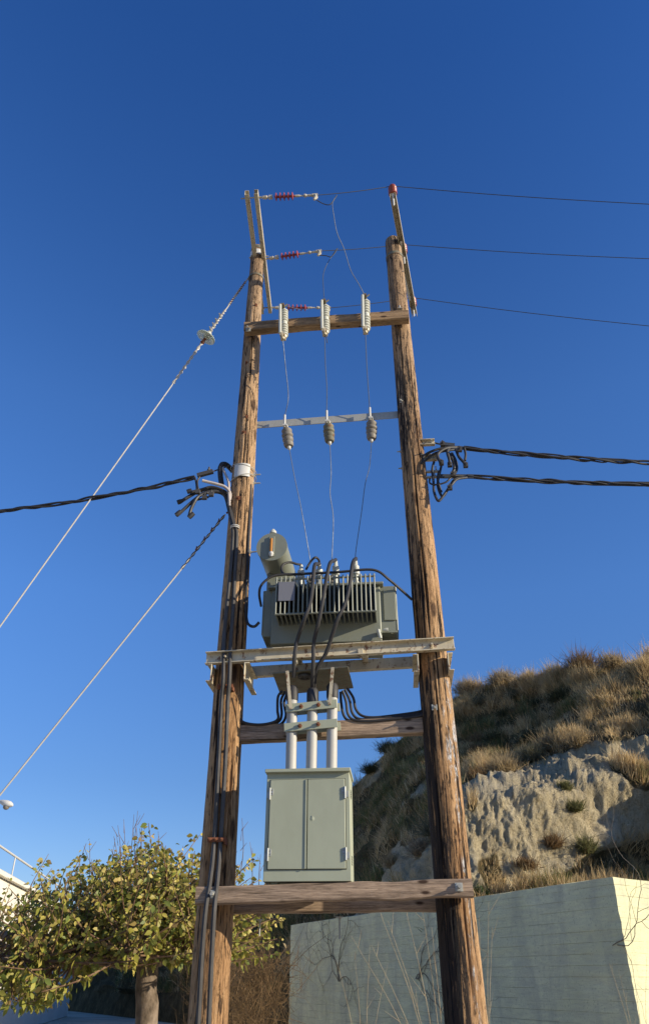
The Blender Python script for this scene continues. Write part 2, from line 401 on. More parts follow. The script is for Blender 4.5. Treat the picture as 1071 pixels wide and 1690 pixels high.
cl = g.mix(g.ramp(n3, [(.55, 0.0), (.68, .5)]), cl, (.72, .64, .46))
so = g.ramp(g.noise((1.6, 1.6, 1.6), 6, .7, 0, (4, 4, 4)), [(.34, (.07, .062, .03)), (.5, (.16, .125, .062)), (.68, (.28, .215, .115))])
so = g.mix(g.ramp(n2, [(.35, .6), (.6, 0.0)]), so, (.05, .04, .022))
g.color(g.mix(g.ramp(g.math('ADD', g.attr('veg').outputs['Fac'], g.math('MULTIPLY', g.math('SUBTRACT', n2, .5), .8)), [(.35, 0.0), (.6, 1.0)]), cl, so))
b1 = g.bump(n2, 1.0, .22); b2 = g.bump(g.noise((13, 13, 8), 8, .8, .2), 1.0, .14, b1); g.bump(n3, 1.0, .08, b2)
hill = fast_mesh('hill', full.reshape(-1, 3), fc, g.m, smooth=True, vals=vv.ravel())
tag(hill, 'dry earth hill with a bare pale cliff cut into it behind the wall', 'hill', kind='structure')

# ---- grass blades
g = G('dry_grass', .8, spec=.15)
tone = g.attr('tone').outputs['Color']; g.color(tone)
tr = g.n('ShaderNodeBsdfTranslucent'); g.l(tone, tr.inputs[0]); mx = g.n('ShaderNodeMixShader'); mx.inputs[0].default_value = .48
g.l(g.b.outputs[0], mx.inputs[1]); g.l(tr.outputs[0], mx.inputs[2])
g.l(mx.outputs[0], g.nt.nodes['Material Output'].inputs[0]); M['grass'] = g.m
rng = np.random.default_rng(3)
def blades(base, dirs, length, width, cols, bend=.25):
    n = len(base); dirs = dirs / np.linalg.norm(dirs, axis=1, keepdims=True)
    side = np.cross(dirs, rng.normal(size=(n, 3))); side /= np.linalg.norm(side, axis=1, keepdims=True) + 1e-9
    droop = rng.normal(size=(n, 3)) * bend; droop[:, 2] -= bend * .6
    mid = base + dirs * length[:, None] * .55; tip = base + dirs * length[:, None] + droop * length[:, None] * .6
    w = width[:, None] * side
    v = np.stack([base - w, base + w, mid + w * .75, mid - w * .75, tip + w * .12, tip - w * .12], 1).reshape(-1, 3)
    k = np.arange(n)[:, None] * 6
    f = np.concatenate([k + np.array([[0, 1, 2, 3]]), k + np.array([[3, 2, 4, 5]])], 0)
    return v, f, np.repeat(cols, 6, 0)
PAL = 1.75 * np.array([[.33, .245, .125], [.40, .31, .175], [.24, .165, .08], [.155, .125, .055], [.11, .115, .045], [.075, .095, .035], [.27, .175, .075]])
# field of stalks over the overgrown parts
P00, P10, P01 = HP[:-1, :-1], HP[1:, :-1], HP[:-1, 1:]
area = np.linalg.norm(np.cross(P10 - P00, P01 - P00), axis=-1)
pxm = PX[:-1, :-1]; pym = PY[:-1, :-1]
clump = np.array([[.25 + max(0, mnoise.fractal(Vector(HP[i, j]) * .95 + Vector((2, 7, 4)), 1, 2, 3) + .12) * 2.2 for j in range(NT - 1)] for i in range(NX - 1)])
infr = (pxm > 180) & (pxm < 1110)
dens = area * np.clip(veg[:-1, :-1], .0, 1) ** 1.5 * clump * infr
tmid = np.repeat(gt[None, :-1], NX - 1, 0)
dens *= np.where(tmid > .93, 2.2, 1.0) * np.where(pxm < 700, .55, 1.0)
NB = 150000
ch = rng.choice(dens.size, NB, p=(dens / dens.sum()).ravel())
ci, cj = np.unravel_index(ch, dens.shape)
fu, fv = rng.random(NB)[:, None], rng.random(NB)[:, None]
base = HP[ci, cj] * (1 - fu) * (1 - fv) + HP[ci + 1, cj] * fu * (1 - fv) + HP[ci, cj + 1] * (1 - fu) * fv + HP[ci + 1, cj + 1] * fu * fv
nn = HN[ci, cj]
hue = np.array([mnoise.fractal(Vector(b) * .7 + Vector((9, 3, 5)), 1, 2, 3) for b in base])
crestf = (tmid[ci, cj] > .9).astype(float)
pick = np.clip(2.2 - hue * 5 - crestf * 1.6 + (PX[ci, cj] < 740) * 1.3 - np.clip((PX[ci, cj] - 900) / 100, 0, 1) * .9 + rng.normal(size=NB) * 1.0, 0, 6).astype(int)
cols = PAL[pick] * rng.uniform(.75, 1.25, (NB, 1))
dirs = nn * .35 + np.array([0, 0, 1.0]) + rng.normal(size=(NB, 3)) * .38
ln = rng.uniform(.16, .5, NB) * (1 + .75 * crestf * rng.random(NB)) * np.clip(clump[ci, cj], .5, 1.3)
v, f, c = blades(base - nn * .03, dirs, ln, rng.uniform(.006, .013, NB), cols)
gr = fast_mesh('hill_grass', v, f, M['grass'], c)
tag(gr, 'dry tan and olive grass covering the hill above and beside the cliff', 'grass', kind='stuff')

def hill_pt(px, py):
    i = int(np.argmin(abs(gx - px))); j = int(np.argmin(abs(PY[i] - py)))
    return HP[i, j], HN[i, j]
PALS = {'straw': ([.44, .34, .19], [.34, .25, .13]), 'brown': ([.26, .165, .08], [.18, .12, .06]), 'green': ([.12, .13, .05], [.20, .18, .08]),
        'grey': ([.15, .15, .09], [.22, .19, .11]), 'pale': ([.42, .35, .24], [.30, .23, .14]), 'leaf': ([.06, .10, .03], [.10, .135, .045]), 'scrub': ([.060, .068, .030], [.13, .115, .055])}
def tuft(name, px, py, rad, ht, n, pal, label, cat='grass tuft', group='dry tufts on the hillside', spread=.75):
    p, nrm = hill_pt(px, py)
    b = np.array(p)[None] + rng.normal(size=(n, 3)) * rad * .30 * np.array([1, 1, .35])
    d = rng.normal(size=(n, 3)) * spread + np.array([0, 0, 1.0]) + nrm * .45
    d[:, 2] = np.maximum(d[:, 2], .05)
    ca, cb_ = np.array(PALS[pal]); cc = ca + (cb_ - ca) * rng.random((n, 1)); cc *= rng.uniform(.7, 1.25, (n, 1))
    v, f, c = blades(b - p, d, ht * rng.uniform(.5, 1.1, n), rng.uniform(.006, .012, n), cc, .3)
    o = fast_mesh(name, v, f, M['grass'], c); o.location = p
    tag(o, label, cat, group)
tuft('dry_tuft', 830, 1280, .6, .6, 1300, 'straw', 'largest straw coloured tuft hanging over the left brow of the cliff')
tuft('dry_tuft', 788, 1290, .4, .4, 500, 'brown', 'brown tuft beside the large straw tuft, next to the right pole')
tuft('dry_tuft', 905, 1244, .45, .75, 420, 'straw', 'fountain shaped straw tuft on the middle of the cliff brow')
tuft('dry_tuft', 880, 1258, .45, .7, 450, 'grey', 'grey green tuft between the two straw tufts on the cliff brow')
tuft('dry_tuft', 960, 1238, .5, .7, 450, 'straw', 'thin spiky tuft on the cliff brow above the shaded recess')
tuft('dry_tuft', 933, 1302, .22, .26, 500, 'green', 'small round green tuft alone on the bare cliff face')
tuft('dry_tuft', 942, 1342, .32, .28, 600, 'green', 'wider green tuft just below the small round one on the cliff face')
tuft('dry_tuft', 918, 1390, .36, .3, 500, 'brown', 'brown tuft low on the bare cliff, below the green tufts')
tuft('dry_tuft', 962, 1408, .4, .45, 500, 'green', 'olive tuft at the foot of the cliff near the wall corner')
tuft('dry_tuft', 868, 1432, .4, .28, 400, 'brown', 'flat brown tuft low on the cliff above the grey wall')
tuft('dry_shrub', 690, 1405, .5, .5, 800, 'pale', 'pale dry shrub on the outcrop just left of the right pole', 'shrub')
tuft('dry_shrub', 655, 1432, .45, .45, 600, 'straw', 'straw coloured shrub lowest on the outcrop beside the cabinet', 'shrub')
tuft('dry_shrub', 703, 1375, .4, .8, 260, 'grey', 'grey shrub of tall stems at the top of the outcrop', 'shrub')
tuft('dry_shrub', 772, 1137, .6, .75, 1100, 'pale', 'rounded pale shrub on the skyline right beside the right pole', 'shrub')
tuft('dry_shrub', 832, 1121, .9, .6, 1100, 'pale', 'broad pale shrub on the skyline, second from the right pole', 'shrub')
tuft('dry_shrub', 962, 1097, .9, .95, 1000, 'brown', 'tall wispy brown shrub on the skyline at the right', 'shrub')
tuft('dry_shrub', 1010, 1092, .8, .6, 900, 'straw', 'low straw coloured shrub on the skyline at the far right', 'shrub')
tuft('dry_shrub', 640, 1236, .7, .5, 900, 'scrub', 'dark shrub on the steep left skyline of the hill, the higher one', 'shrub')
tuft('dry_shrub', 612, 1272, .6, .5, 700, 'scrub', 'dark shrub on the steep left skyline of the hill, the lower one', 'shrub')
tuft('green_weed', 1045, 1452, .7, .3, 1100, 'leaf', 'bright green weed growing over the top of the sunlit wall face', 'weed', 'green weeds along the wall top', 1.1)
tuft('green_weed', 795, 1483, .4, .25, 700, 'leaf', 'bright green weed on the wall top right beside the right pole', 'weed', 'green weeds along the wall top', 1.1)
tuft('green_weed', 925, 1458, .45, .25, 500, 'leaf', 'thin green weed on the grey wall top midway to the corner', 'weed', 'green weeds along the wall top', 1.1)

sr = random.Random(21); nd = 0
while nd < 22:
    px_, t_ = sr.uniform(735, 1075), sr.uniform(.10, .85)
    yc_, y0_ = float(ip(px_, crest_x, crest_y)), float(ip(px_, [640, 700, 716, 770, 850, 960, 1071], [1400, 1372, 1332, 1285, 1255, 1225, 1205]))
    py_ = yc_ + (y0_ - yc_) * t_
    if px_ > 930 and sr.random() < .5: continue
    hs = sr.uniform(.35, .65)
    tuft('scrub_bush', px_, py_, hs * 1.1, hs, 520, sr.choice(('scrub', 'scrub', 'grey', 'brown')), 'low dark scrub bush on the overgrown slope above the pale cliff', 'bush', 'dark scrub on the upper slope', 1.0); nd += 1

# ---- retaining wall
zt = 3.0
c0 = HZ(1010, 1447, zt); cl_ = HZ(480, 1527, zt); cr_ = HZ(1071, 1455, zt); cr_ = c0 + (cr_ - c0) * 4.5
g = G('board_marked_concrete', .85, spec=.2)
z = g.xyz()[2]
n1 = g.noise((.7, .7, .7), 6, .6); n2 = g.noise((2.5, 2.5, 16), 6, .7, .5); n3 = g.noise((30, 30, 30), 5, .6)
ln_ = g.math('FRACT', g.math('MULTIPLY', g.math('ADD', z, g.math('MULTIPLY', n1, .03)), 6.2))
gap = g.math('MULTIPLY', g.ramp(ln_, [(.0, 1.0), (.05, 0.0)]), g.ramp(g.noise((1.2, 1.2, 5), 4, .6, 0, (2, 2, 2)), [(.4, 0.0), (.55, 1.0)]))
cc = g.ramp(n1, [(.3, (.55, .535, .315)), (.6, (.69, .67, .405)), (.75, (.74, .715, .47))])
cc = g.mix(g.ramp(n2, [(.35, .5), (.6, 0.0)]), cc, (.44, .42, .31))
st_ = g.noise((1.4, 1.4, .5), 7, .7, .4, (8, 2, 6)); cc = g.mix(g.ramp(st_, [(.36, .55), (.55, 0.0)]), cc, (.36, .35, .27))
cc = g.mix(g.ramp(n3, [(.30, .6), (.42, 0.0)]), cc, (.22, .21, .18))
cc = g.mix(g.math('MULTIPLY', gap, .28), cc, (.2, .19, .155))
g.color(cc); g.bump(g.math('SUBTRACT', g.math('ADD', n2, g.math('MULTIPLY', n3, .5)), gap), .7, .015); M['concrete'] = g.m
dl = (cl_ - c0); dl.z = 0; dr = (cr_ - c0); dr.z = 0
dln, drn = dl.normalized(), dr.normalized()
inn = c0 + (dln + drn).normalized() * .5
mb = MB(); lo_in = cl_ + drn * .35; ro_in = cr_ + dln * .35
ring = []
def seg(a, b, n): return [a.lerp(b, i / n) for i in range(n)]
outer = seg(cr_, c0, 20) + seg(c0, cl_, 40) + [cl_]
inner = seg(lo_in, inn, 40) + seg(inn, ro_in, 20) + [ro_in]
ol = outer + inner
mb = MB(); nz = 60; n_ = len(ol)
for k in range(nz + 1):
    for q in ol:
        zz = zt * k / nz; jit = mnoise.noise(Vector((q.x * 2, q.y * 2, zz * 5))) * .012 + (mnoise.fractal(Vector((3, 1, zz * 7)), .8, 2, 4) * .02 if (q - c0).length < .03 else 0)
        mb.v.append(Vector((q.x + jit, q.y + jit, zz + (mnoise.noise(Vector((q.x * 1.5, q.y * 1.5, 0))) * .02 if k == nz else 0))))
for k in range(nz):
    for i in range(n_):
        j = (i + 1) % n_; mb.f.append((k * n_ + i, k * n_ + j, (k + 1) * n_ + j, (k + 1) * n_ + i))
mb.f.append(tuple(nz * n_ + i for i in range(n_)))
one('retaining_wall', mb, M['concrete'], 'board marked concrete retaining wall with a grey shaded side and a sunlit cream side', 'wall', at=Vector((c0.x, c0.y, 0)), smooth=30)
# vines clinging to the wall
wn_ = Vector((dln.y, -dln.x, 0));
if wn_.dot(EYE - c0) < 0: wn_ = -wn_
def on_wall(px, py):
    d = ray(px, py); t = (c0 - EYE).dot(wn_) / d.dot(wn_); return EYE + d * t + wn_ * .02
rn = random.Random(5)
def vine(px, py, ang, n, ln, r, label, depth=2):
    mb = MB()
    def grow(p, a, L, r, dep):
        pts = [p]
        for i in range(int(L / .12)):
            a += rn.uniform(-.5, .5); p = p + (dln * math.cos(a) + Z * math.sin(a)) * .12 + wn_ * rn.uniform(-.004, .006); pts.append(p)
            if dep and rn.random() < .28: grow(p, a + rn.choice((-1, 1)) * rn.uniform(.4, 1.1), L * .45, r * .6, dep - 1)
        if len(pts) > 1: mb.tube(pts, [r * (1 - .7 * i / len(pts)) for i in range(len(pts))], 5)
    for k in range(n): grow(on_wall(px, py) + dln * rn.uniform(-.1, .1), ang + rn.uniform(-1.2, 1.0), ln * rn.uniform(.7, 1.2), r, depth)
    one('climbing_vine', mb, M['bark_dark'], label, 'vine', 'bare vines on the grey wall')
g = G('dark_bark', .9, spec=.1); g.color(g.ramp(g.noise((14, 14, 14), 4), [(.35, (.15, .12, .085)), (.65, (.26, .205, .145))])); M['bark_dark'] = g.m
vine(690, 1615, 2.2, 5, 2.6, .008, 'bare brown vine spreading over the grey wall left of the right pole')
vine(560, 1620, 1.3, 5, 2.6, .009, 'bare brown vine at the far left end of the grey wall', 2)
vine(1015, 1560, 2.75, 2, 3.2, .007, 'thin bare vine slanting over the grey wall near its sunlit corner', 1)

# ---- building at the left with a rail round its roof terrace
g = G('white_render', .85, spec=.2)
n1 = g.noise((.8, .8, .5), 6, .6); g.color(g.mix(g.ramp(n1, [(.35, .5), (.6, 0.0)]), (.74, .70, .60), (.60, .56, .47))); g.bump(g.noise((25, 25, 25), 4), .25, .01); M['render'] = g.m
pA = AY(0, 1447, 25); zr = pA.z
az = math.atan((319 - CX) / F * math.cos(TH)); bd = Vector((math.sin(az), math.cos(az), 0)); bn = Vector((-bd.y, bd.x, 0))  # bn: away to the left
a0 = Vector((pA.x, pA.y, 0)) - bd * 7; a1 = a0 + bd * 27
bld = thing('white_house', a0 + bn * 2, 'white rendered house with a railed roof terrace behind the tree at the left edge', 'house')
mb = MB().box((a0 + a1) / 2 + bn * 4 + Z * (zr / 2), 27, 8, zr, (bd, bn, Z)); obj('wall', mb, M['render'], bld, .03)
mb = MB().box((a0 + a1) / 2 + bn * 4 + Z * (zr + .06), 27.3, 8.3, .12, (bd, bn, Z)); obj('coping', mb, M['render'], bld, .02)
top_r = AY(0, 1399, 25).z - zr; mid_r = AY(0, 1433, 25).z - zr
mb = MB()
for hh in (top_r, mid_r): mb.tube([a0 + bn * .1 + Z * (zr + hh), a1 + bn * .1 + Z * (zr + hh)], .035 if hh == top_r else .022, 8)
for i in range(4): q = a0.lerp(a1, (i + .04) / 3.1) + bn * .1; mb.tube([q + Z * (zr + .12), q + Z * (zr + top_r)], .022, 6)
obj('railing', mb, M['white'], bld)

# ---- street lamp at the left edge
lp = thing('street_lamp', AY(-75, 1640, 30) * 1, 'grey street lamp whose head just enters the picture at the left edge above the tree', 'street lamp')
hd = AY(10, 1328, 30); base = Vector((hd.x - 2.3, hd.y + .3, 0)); lp.location = base
obj('pole', MB().tube([base, base + Z * (hd.z - .3)], [.09, .055], 12), M['galv'], lp)
obj('arm', MB().tube(spl([base + Z * (hd.z - .3), base + Vector((.5, -.05, hd.z + .08)), hd + Vector((-.3, .02, .10))], 6), .03, 8), M['white'], lp)
dn = Vector((.93, -.12, -.36)).normalized()
mb = MB(); mb.lathe(hd - dn * .34 + Z * .06, dn, [(0, .035), (.05, .05), (.16, .10), (.34, .145), (.5, .14), (.6, .09), (.66, .03)], 16)
mb.v = [Vector((q.x, q.y, hd.z + (q.z - hd.z) * .8)) for q in mb.v]
head = obj('lamp_head', mb, M['white'], lp)
mb = MB(); mb.lathe(hd + dn * .05 - Z * .04, Vector((dn.z * .4, 0, -1)), [(0, .115), (.05, .112), (.09, .09), (.12, .04)], 16); obj('lamp_glass', mb, M['ceram'], head)

# ================================================================== THE POLES
def make_pole(base_px, top_px, radii, mat, seed, name, label, splits=()):
    b = S(*base_px, 0); t = S(*top_px, 0)
    d = (t - b); b0 = b + d * ((0 - b.z) / d.z)
    root = thing(name, b0, label, 'utility pole')
    H = t.z; n = 96; rows = 220; mb = MB(); Pn = []
    for k in range(rows + 1):
        z = H * k / rows; c = b0 + d * (z / d.z)
        c = c + U * (mnoise.noise(Vector((seed, 0, z * .35))) * .005) + V * (mnoise.noise(Vector((seed, 5, z * .3))) * .006)
        r = float(ip(z, [q[0] for q in radii], [q[1] for q in radii]))
        if k == rows: r *= .93
        Pn.append((c, r))
        for j in range(n):
            a = 2 * math.pi * j / n
            q = Vector((math.cos(a), math.sin(a), 0))
            bump = mnoise.noise(Vector((q.x * 1.4 + seed, q.y * 1.4, z * .7))) * .035 + mnoise.noise(Vector((q.x * 5 + seed, q.y * 5, z * 1.6))) * .022
            rough_ = mnoise.fractal(Vector((q.x * 9 + seed, q.y * 9, z * 2.6)), .8, 2, 3) * .018
            for (an, z0_, z1_, dp) in splits:              # long drying splits
                if z0_ < z < z1_:
                    da = math.degrees(a) + 90 - an - 7 * mnoise.noise(Vector((an, 2, z * .9))); da = (da + 180) % 360 - 180
                    ed = min(1, (z - z0_) / .5, (z1_ - z) / .5)
                    rough_ -= dp / r * ed * max(0, 1 - abs(da) / 4.2)
            mb.v.append(c + (U * q.x + (-V) * q.y) * (r * (1 + bump + rough_)))
    for k in range(rows):
        for j in range(n):
            j2 = (j + 1) % n; mb.f.append((k * n + j, k * n + j2, (k + 1) * n + j2, (k + 1) * n + j))
    ctop = len(mb.v); mb.v.append(Pn[-1][0] + Z * .03)
    for j in range(n): mb.f.append((rows * n + j, rows * n + (j + 1) % n, ctop))
    obj('shaft', mb, mat, root, smooth=60)
    def at(z):
        k = min(rows, max(0, z / H * rows)); i = int(k); f_ = k - i; j = min(rows, i + 1)
        return Pn[i][0].lerp(Pn[j][0], f_), Pn[i][1] * (1 - f_) + Pn[j][1] * f_
    return root, at
pole_a, pa = make_pole((349, 1590), (426, 411), [(0, .163), (1.65, .152), (4.4, .139), (7.5, .118), (10.4, .09)], M['pole_a'], 2.1, 'utility_pole',
                       'left wooden utility pole, weathered brown, with two grey pipes running down its front', [(8, 6.0, 7.6, .035), (-2, 4.9, 6.3, .03), (14, 7.7, 9.2, .03), (38, 2.0, 3.6, .03), (25, 4.0, 5.0, .02)])
pole_b, pb = make_pole((760, 1590), (648, 398), [(0, .170), (1.65, .160), (4.4, .142), (7.5, .126), (10.4, .105)], M['pole_b'], 7.7, 'utility_pole',
                       'right wooden utility pole, stained with black tar and white resin along its lower half', [(-4, 4.3, 6.6, .045), (-2, 3.1, 4.2, .04), (30, 6.2, 8.0, .025), (-15, 6.8, 8.8, .03), (25, 1.2, 3.0, .025), (-30, 2.0, 3.6, .02)])
def on_pole(pf, py, ang=0.0, out=0.0):           # point on a pole's skin at picture height py; ang 0 = towards viewer, + = right
    px = 395 if pf is pa else 700
    z = S(px, py, .1).z; c, r = pf(z); d = V * math.cos(R_(ang)) + U * math.sin(R_(ang))
    return c + d * (r + out), d
def ring(name, pf, py, h, mat, root, grow=.006, z=None):
    z = z if z is not None else S(395 if pf is pa else 700, py, .1).z
    mb = MB(); c, r = pf(z); n = 32
    c0_, r0 = pf(z - h / 2); c1_, r1 = pf(z + h / 2)
    for (c_, r_, zz) in ((c0_, r0, -1), (c1_, r1, 1)):
        for g_ in (grow, -.004):
            for j in range(n):
                a = 2 * math.pi * j / n; mb.v.append(c_ + (U * math.cos(a) + V * math.sin(a)) * (r_ * 1.03 + g_))
    for j in range(n):
        k = (j + 1) % n
        mb.f += [(j, k, 2 * n + k, 2 * n + j), (n + k, n + j, 3 * n + j, 3 * n + k), (k, j, n + j, n + k), (2 * n + j, 2 * n + k, 3 * n + k, 3 * n + j)]
    return obj(name, mb, mat, root)
def bolt(pf, py, ang, root, mat='galv', r=.014, stud=.035):
    p, d = on_pole(pf, py, ang, -.006); mb = MB(); mb.box(p + d * .003, .05, .05, .006, (U if abs(d.dot(U)) < .7 else V, Z, d)); mb.hexnut(p + d * .005, d, r, .014, stud)
    return obj('bolt', mb, M[mat], root)
za_top = S(426, 411, 0).z; zb_top = S(648, 398, 0).z
ring('metal_band', pa, 0, .10, M['white'], pole_a, .006, za_top - .16)
ring('metal_band', pa, 0, .05, M['dark'], pole_a, .004, za_top - .05)
ring('metal_band', pa, 0, .03, M['dark'], pole_a, .005, za_top - .62)
ring('metal_band', pb, 0, .05, M['dark'], pole_b, .005, zb_top - .36)
for py, ang in ((505, 20), (600, -10), (690, 5), (716, 0), (824, -5), (1240, 15)): bolt(pa, py, ang, pole_a, 'rust', .012, .02)
for py, ang in ((777, 88), (790, 92), (905, 86)): bolt(pa, py, ang, pole_a, 'galv', .016, .06)
for py, ang in ((735, -88), (763, -88), (660, -35), (1170, -12)): bolt(pb, py, ang, pole_b, 'galv', .014, .03)
# small blank plate tied to the left pole
p, d = on_pole(pa, 778, 5, .012)
pl = MB(); zc = p.z; n = 10
for k in (-.085, .085):
    for o_ in (.006, .014):
        for j in range(n + 1):
            a = R_(-38 + 76 * j / n + 4); c, r = pa(zc + k); pl.v.append(c + (V * math.cos(a) + U * math.sin(a)) * (r * 1.03 + o_))
m_ = n + 1
for j in range(n):
    A_, B_, C_, D_ = j, m_ + j, 2 * m_ + j, 3 * m_ + j
    pl.f += [(B_, B_ + 1, D_ + 1, D_), (A_ + 1, A_, C_, C_ + 1), (A_, A_ + 1, B_ + 1, B_), (C_ + 1, C_, D_, D_ + 1)]
pl.f += [(0, m_, 3 * m_, 2 * m_), (m_ - 1, 3 * m_ - 1, 4 * m_ - 1, 2 * m_ - 1)]
one('marker_plate', pl, M['white'], 'blank white curved plate strapped round the left pole beside the cable cluster', 'plate')
mb = MB()
c, r = pa(zc + .07); mb.tube([c + (U * math.cos(a) + V * math.sin(a)) * (r * 1.03 + .016) + Z * (.03 * math.cos(a * 1) * -1) for a in np.linspace(0, 2 * math.pi, 40)], .005, 6)
c, r = pa(zc - .08); mb2 = MB().tube([c + (U * math.cos(a) + V * math.sin(a)) * (r * 1.03 + .016) + Z * (.05 * math.cos(a)) for a in np.linspace(0, 2 * math.pi, 40)], .005, 6)
obj('tie_wire', mb, M['galv'], pole_a); obj('tie_wire', mb2, M['galv'], pole_a)

# ================================================================== WOODEN BEAMS
def beam(name, p, q, w, h, mat, label, bolts=(), wob=.008, seed=0):
    mid = (p + q) / 2
    root = thing(name, mid, label, 'wooden beam')
    d = (q - p); L = d.length; d.normalize(); x = d.cross(Z).normalized(); y = x.cross(d)
    mb = MB(); n = 28; prof = []
    for (a, b) in ((-.5, -.5), (.5, -.5), (.5, .5), (-.5, .5)):
        prof.append((a, b))
    # rounded rectangle, slightly irregular along its length
    rr = []
    for (sx, sy) in ((1, 1), (-1, 1), (-1, -1), (1, -1)):
        st = {(1, 1): 0, (-1, 1): 90, (-1, -1): 180, (1, -1): 270}[(sx, sy)]
        for k in range(4):
            a = R_(st + 30 * k); rr.append((sx * (w / 2 - .014) + .014 * math.cos(a), sy * (h / 2 - .014) + .014 * math.sin(a)))
    m = len(rr)
    for i in range(n + 1):
        c = p + d * (L * i / n) + y * (mnoise.noise(Vector((seed, i * .22, 0))) * wob) + x * (mnoise.noise(Vector((seed, 7, i * .22))) * wob)
        s_ = 1 + mnoise.noise(Vector((seed, i * .3, 3))) * .05
        for (a, b) in rr: mb.v.append(c + x * a * s_ + y * b * s_)
    for i in range(n):
        for j in range(m):
            j2 = (j + 1) % m; mb.f.append((i * m + j, i * m + j2, (i + 1) * m + j2, (i + 1) * m + j))
    mb.f.append(tuple(reversed(range(m)))); mb.f.append(tuple(n * m + j for j in range(m)))
    obj('timber', mb, mat, root, smooth=40)
    for (pt, dr, r, st) in bolts:
        b = MB(); fx, fy = frame_of(dr); b.box(pt, .06, .06, .006, (fx, fy, dr)); b.hexnut(pt, dr, r, .016, st)
        obj('bolt', b, M['galv'], root)
    return root
# top crossarm on the front of the poles
v0 = .20
beam('wooden_crossarm', S(404, 543, v0), S(674, 523, v0), .12, .145, M['beam_top'], 'pale wooden crossarm high on the poles carrying the three white fuse cutouts',
     [(S(660, 517, v0) + Z * .07, Z, .018, .05), (S(410, 544, v0 + .06), V, .02, .05)], .01, 1)
# beam behind the pipes
beam('wooden_beam', S(394, 1213, -.02), S(700, 1198, -.02), .12, .15, M['beam'], 'brown wooden beam between the poles behind the three grey pipes, black cables resting on it', [], .006, 2)
# pair that carries the cabinet
lowz = S(550, 1472, .30).z
beam('wooden_beam', S(326, 1479, .25), S(779, 1466, .25), .14, .125, M['beam'], 'front wooden beam under the green cabinet, with drilled holes and a bolt at its right end',
     [(S(757, 1464, .325), V, .03, .085), (S(352, 1476, .325), V, .026, .05)], .012, 3)
beam('wooden_beam', S(334, 1492, -.25), S(772, 1487, -.25), .14, .15, M['beam'], 'rear wooden beam under the green cabinet, in the shade behind the front one',
     [(S(430, 1500, -.25) - Z * .08, -Z, .014, .1), (S(560, 1500, -.2) - Z * .06, -Z, .014, .14)], .01, 4)

# ================================================================== STEEL: platform channels, bar, HV arms
def channel_prof(h, dpt, t, n=1):                # outline of a C open towards +a
    return [(0, -h / 2), (dpt, -h / 2), (dpt, -h / 2 + t), (t, -h / 2 + t), (t, h / 2 - t), (dpt, h / 2 - t), (dpt, h / 2), (0, h / 2)]
def channel(name, p, q, h, dpt, mat, label, cat, face, group=None, extra=None, t=.009):
    root = thing(name, (p + q) / 2, label, cat, group)
    d = (q - p).normalized(); fa = (face - d * face.dot(d)).normalized(); up = d.cross(fa); up = up if up.z > 0 or abs(up.z) < .2 else -up
    mb = MB().extrude(p, q, channel_prof(h, dpt, t), (fa, up)); obj('channel', mb, mat, root, .002, 20)
    if extra:
        for nm, b in extra: obj(nm, b, mat, root, .0015)
    return root
pf0, pf1 = S(341, 1089, .17), S(749, 1064, .17)
pbk0, pbk1 = S(352, 1112, -.19), S(738, 1088, -.19)
ex = []
for px, py in ((374, 1079), (712, 1059)):
    b = MB(); b.hexnut(S(px, py + 8, .18), V, .02, .018, .06); ex.append(('bolt', b))
for px, py in ((487, 1087), (595, 1071)):
    q = S(px, py, .19); b = MB(); b.box(q - Z * .03, .05, .05, .05); b.hexnut(q - Z * .055, -Z, .014, .012, .03); ex.append(('clamp', b))
channel('platform_channel', pf0, pf1, .118, .062, M['channel'], 'front cream painted steel channel carrying the transformer across both poles', 'steel channel', V, None, ex)
channel('platform_channel', pbk0, pbk1, .105, .062, M['channel'], 'rear steel channel behind the poles under the transformer', 'steel channel', -V, None)
for k, (px, lab) in enumerate(((350, 'short rusty channel clamped to the outer side of the left pole under the platform'),
                               (403, 'short rusty channel clamped to the inner side of the left pole under the platform'),
                               (690, 'short rusty channel clamped to the inner side of the right pole under the platform'),
                               (738, 'short rusty channel clamped to the outer side of the right pole under the platform'))):
    py = 1094 - (px - 350) * .047
    a = S(px, py + 6, .225) - Z * .055; b = a - V * .47
    sd = U if px in (350, 690) else -U
    e = MB(); e.hexnut(a - V * .03 - Z * .06, -Z, .016, .014, .04); e.hexnut(a - V * .40 - Z * .06, -Z, .016, .014, .04)
    channel('clamp_channel', a, b, .17, .05, M['channel'], lab, 'clamp', -sd, 'clamp channels under the platform', [('bolts', e)] if 0 else None, .010)
for px, vv_ in ((478, .0), (600, .0)):
    pass
# steel bar with the arresters
b0_, b1_ = S(418, 702, -.03), S(662, 684, -.03)
root = thing('steel_crossbar', (b0_ + b1_) / 2, 'flat galvanised steel crossbar between the poles from which the three surge arresters hang', 'steel bar')
mb = MB(); mb.bar(b0_, b1_, .010, .100); obj('web', mb, M['galv'], root, .002)
mb = MB(); mb.bar(b0_ - V * .042 + Z * .045, b1_ - V * .042 + Z * .045, .074, .009); obj('flange', mb, M['galv'], root, .002)
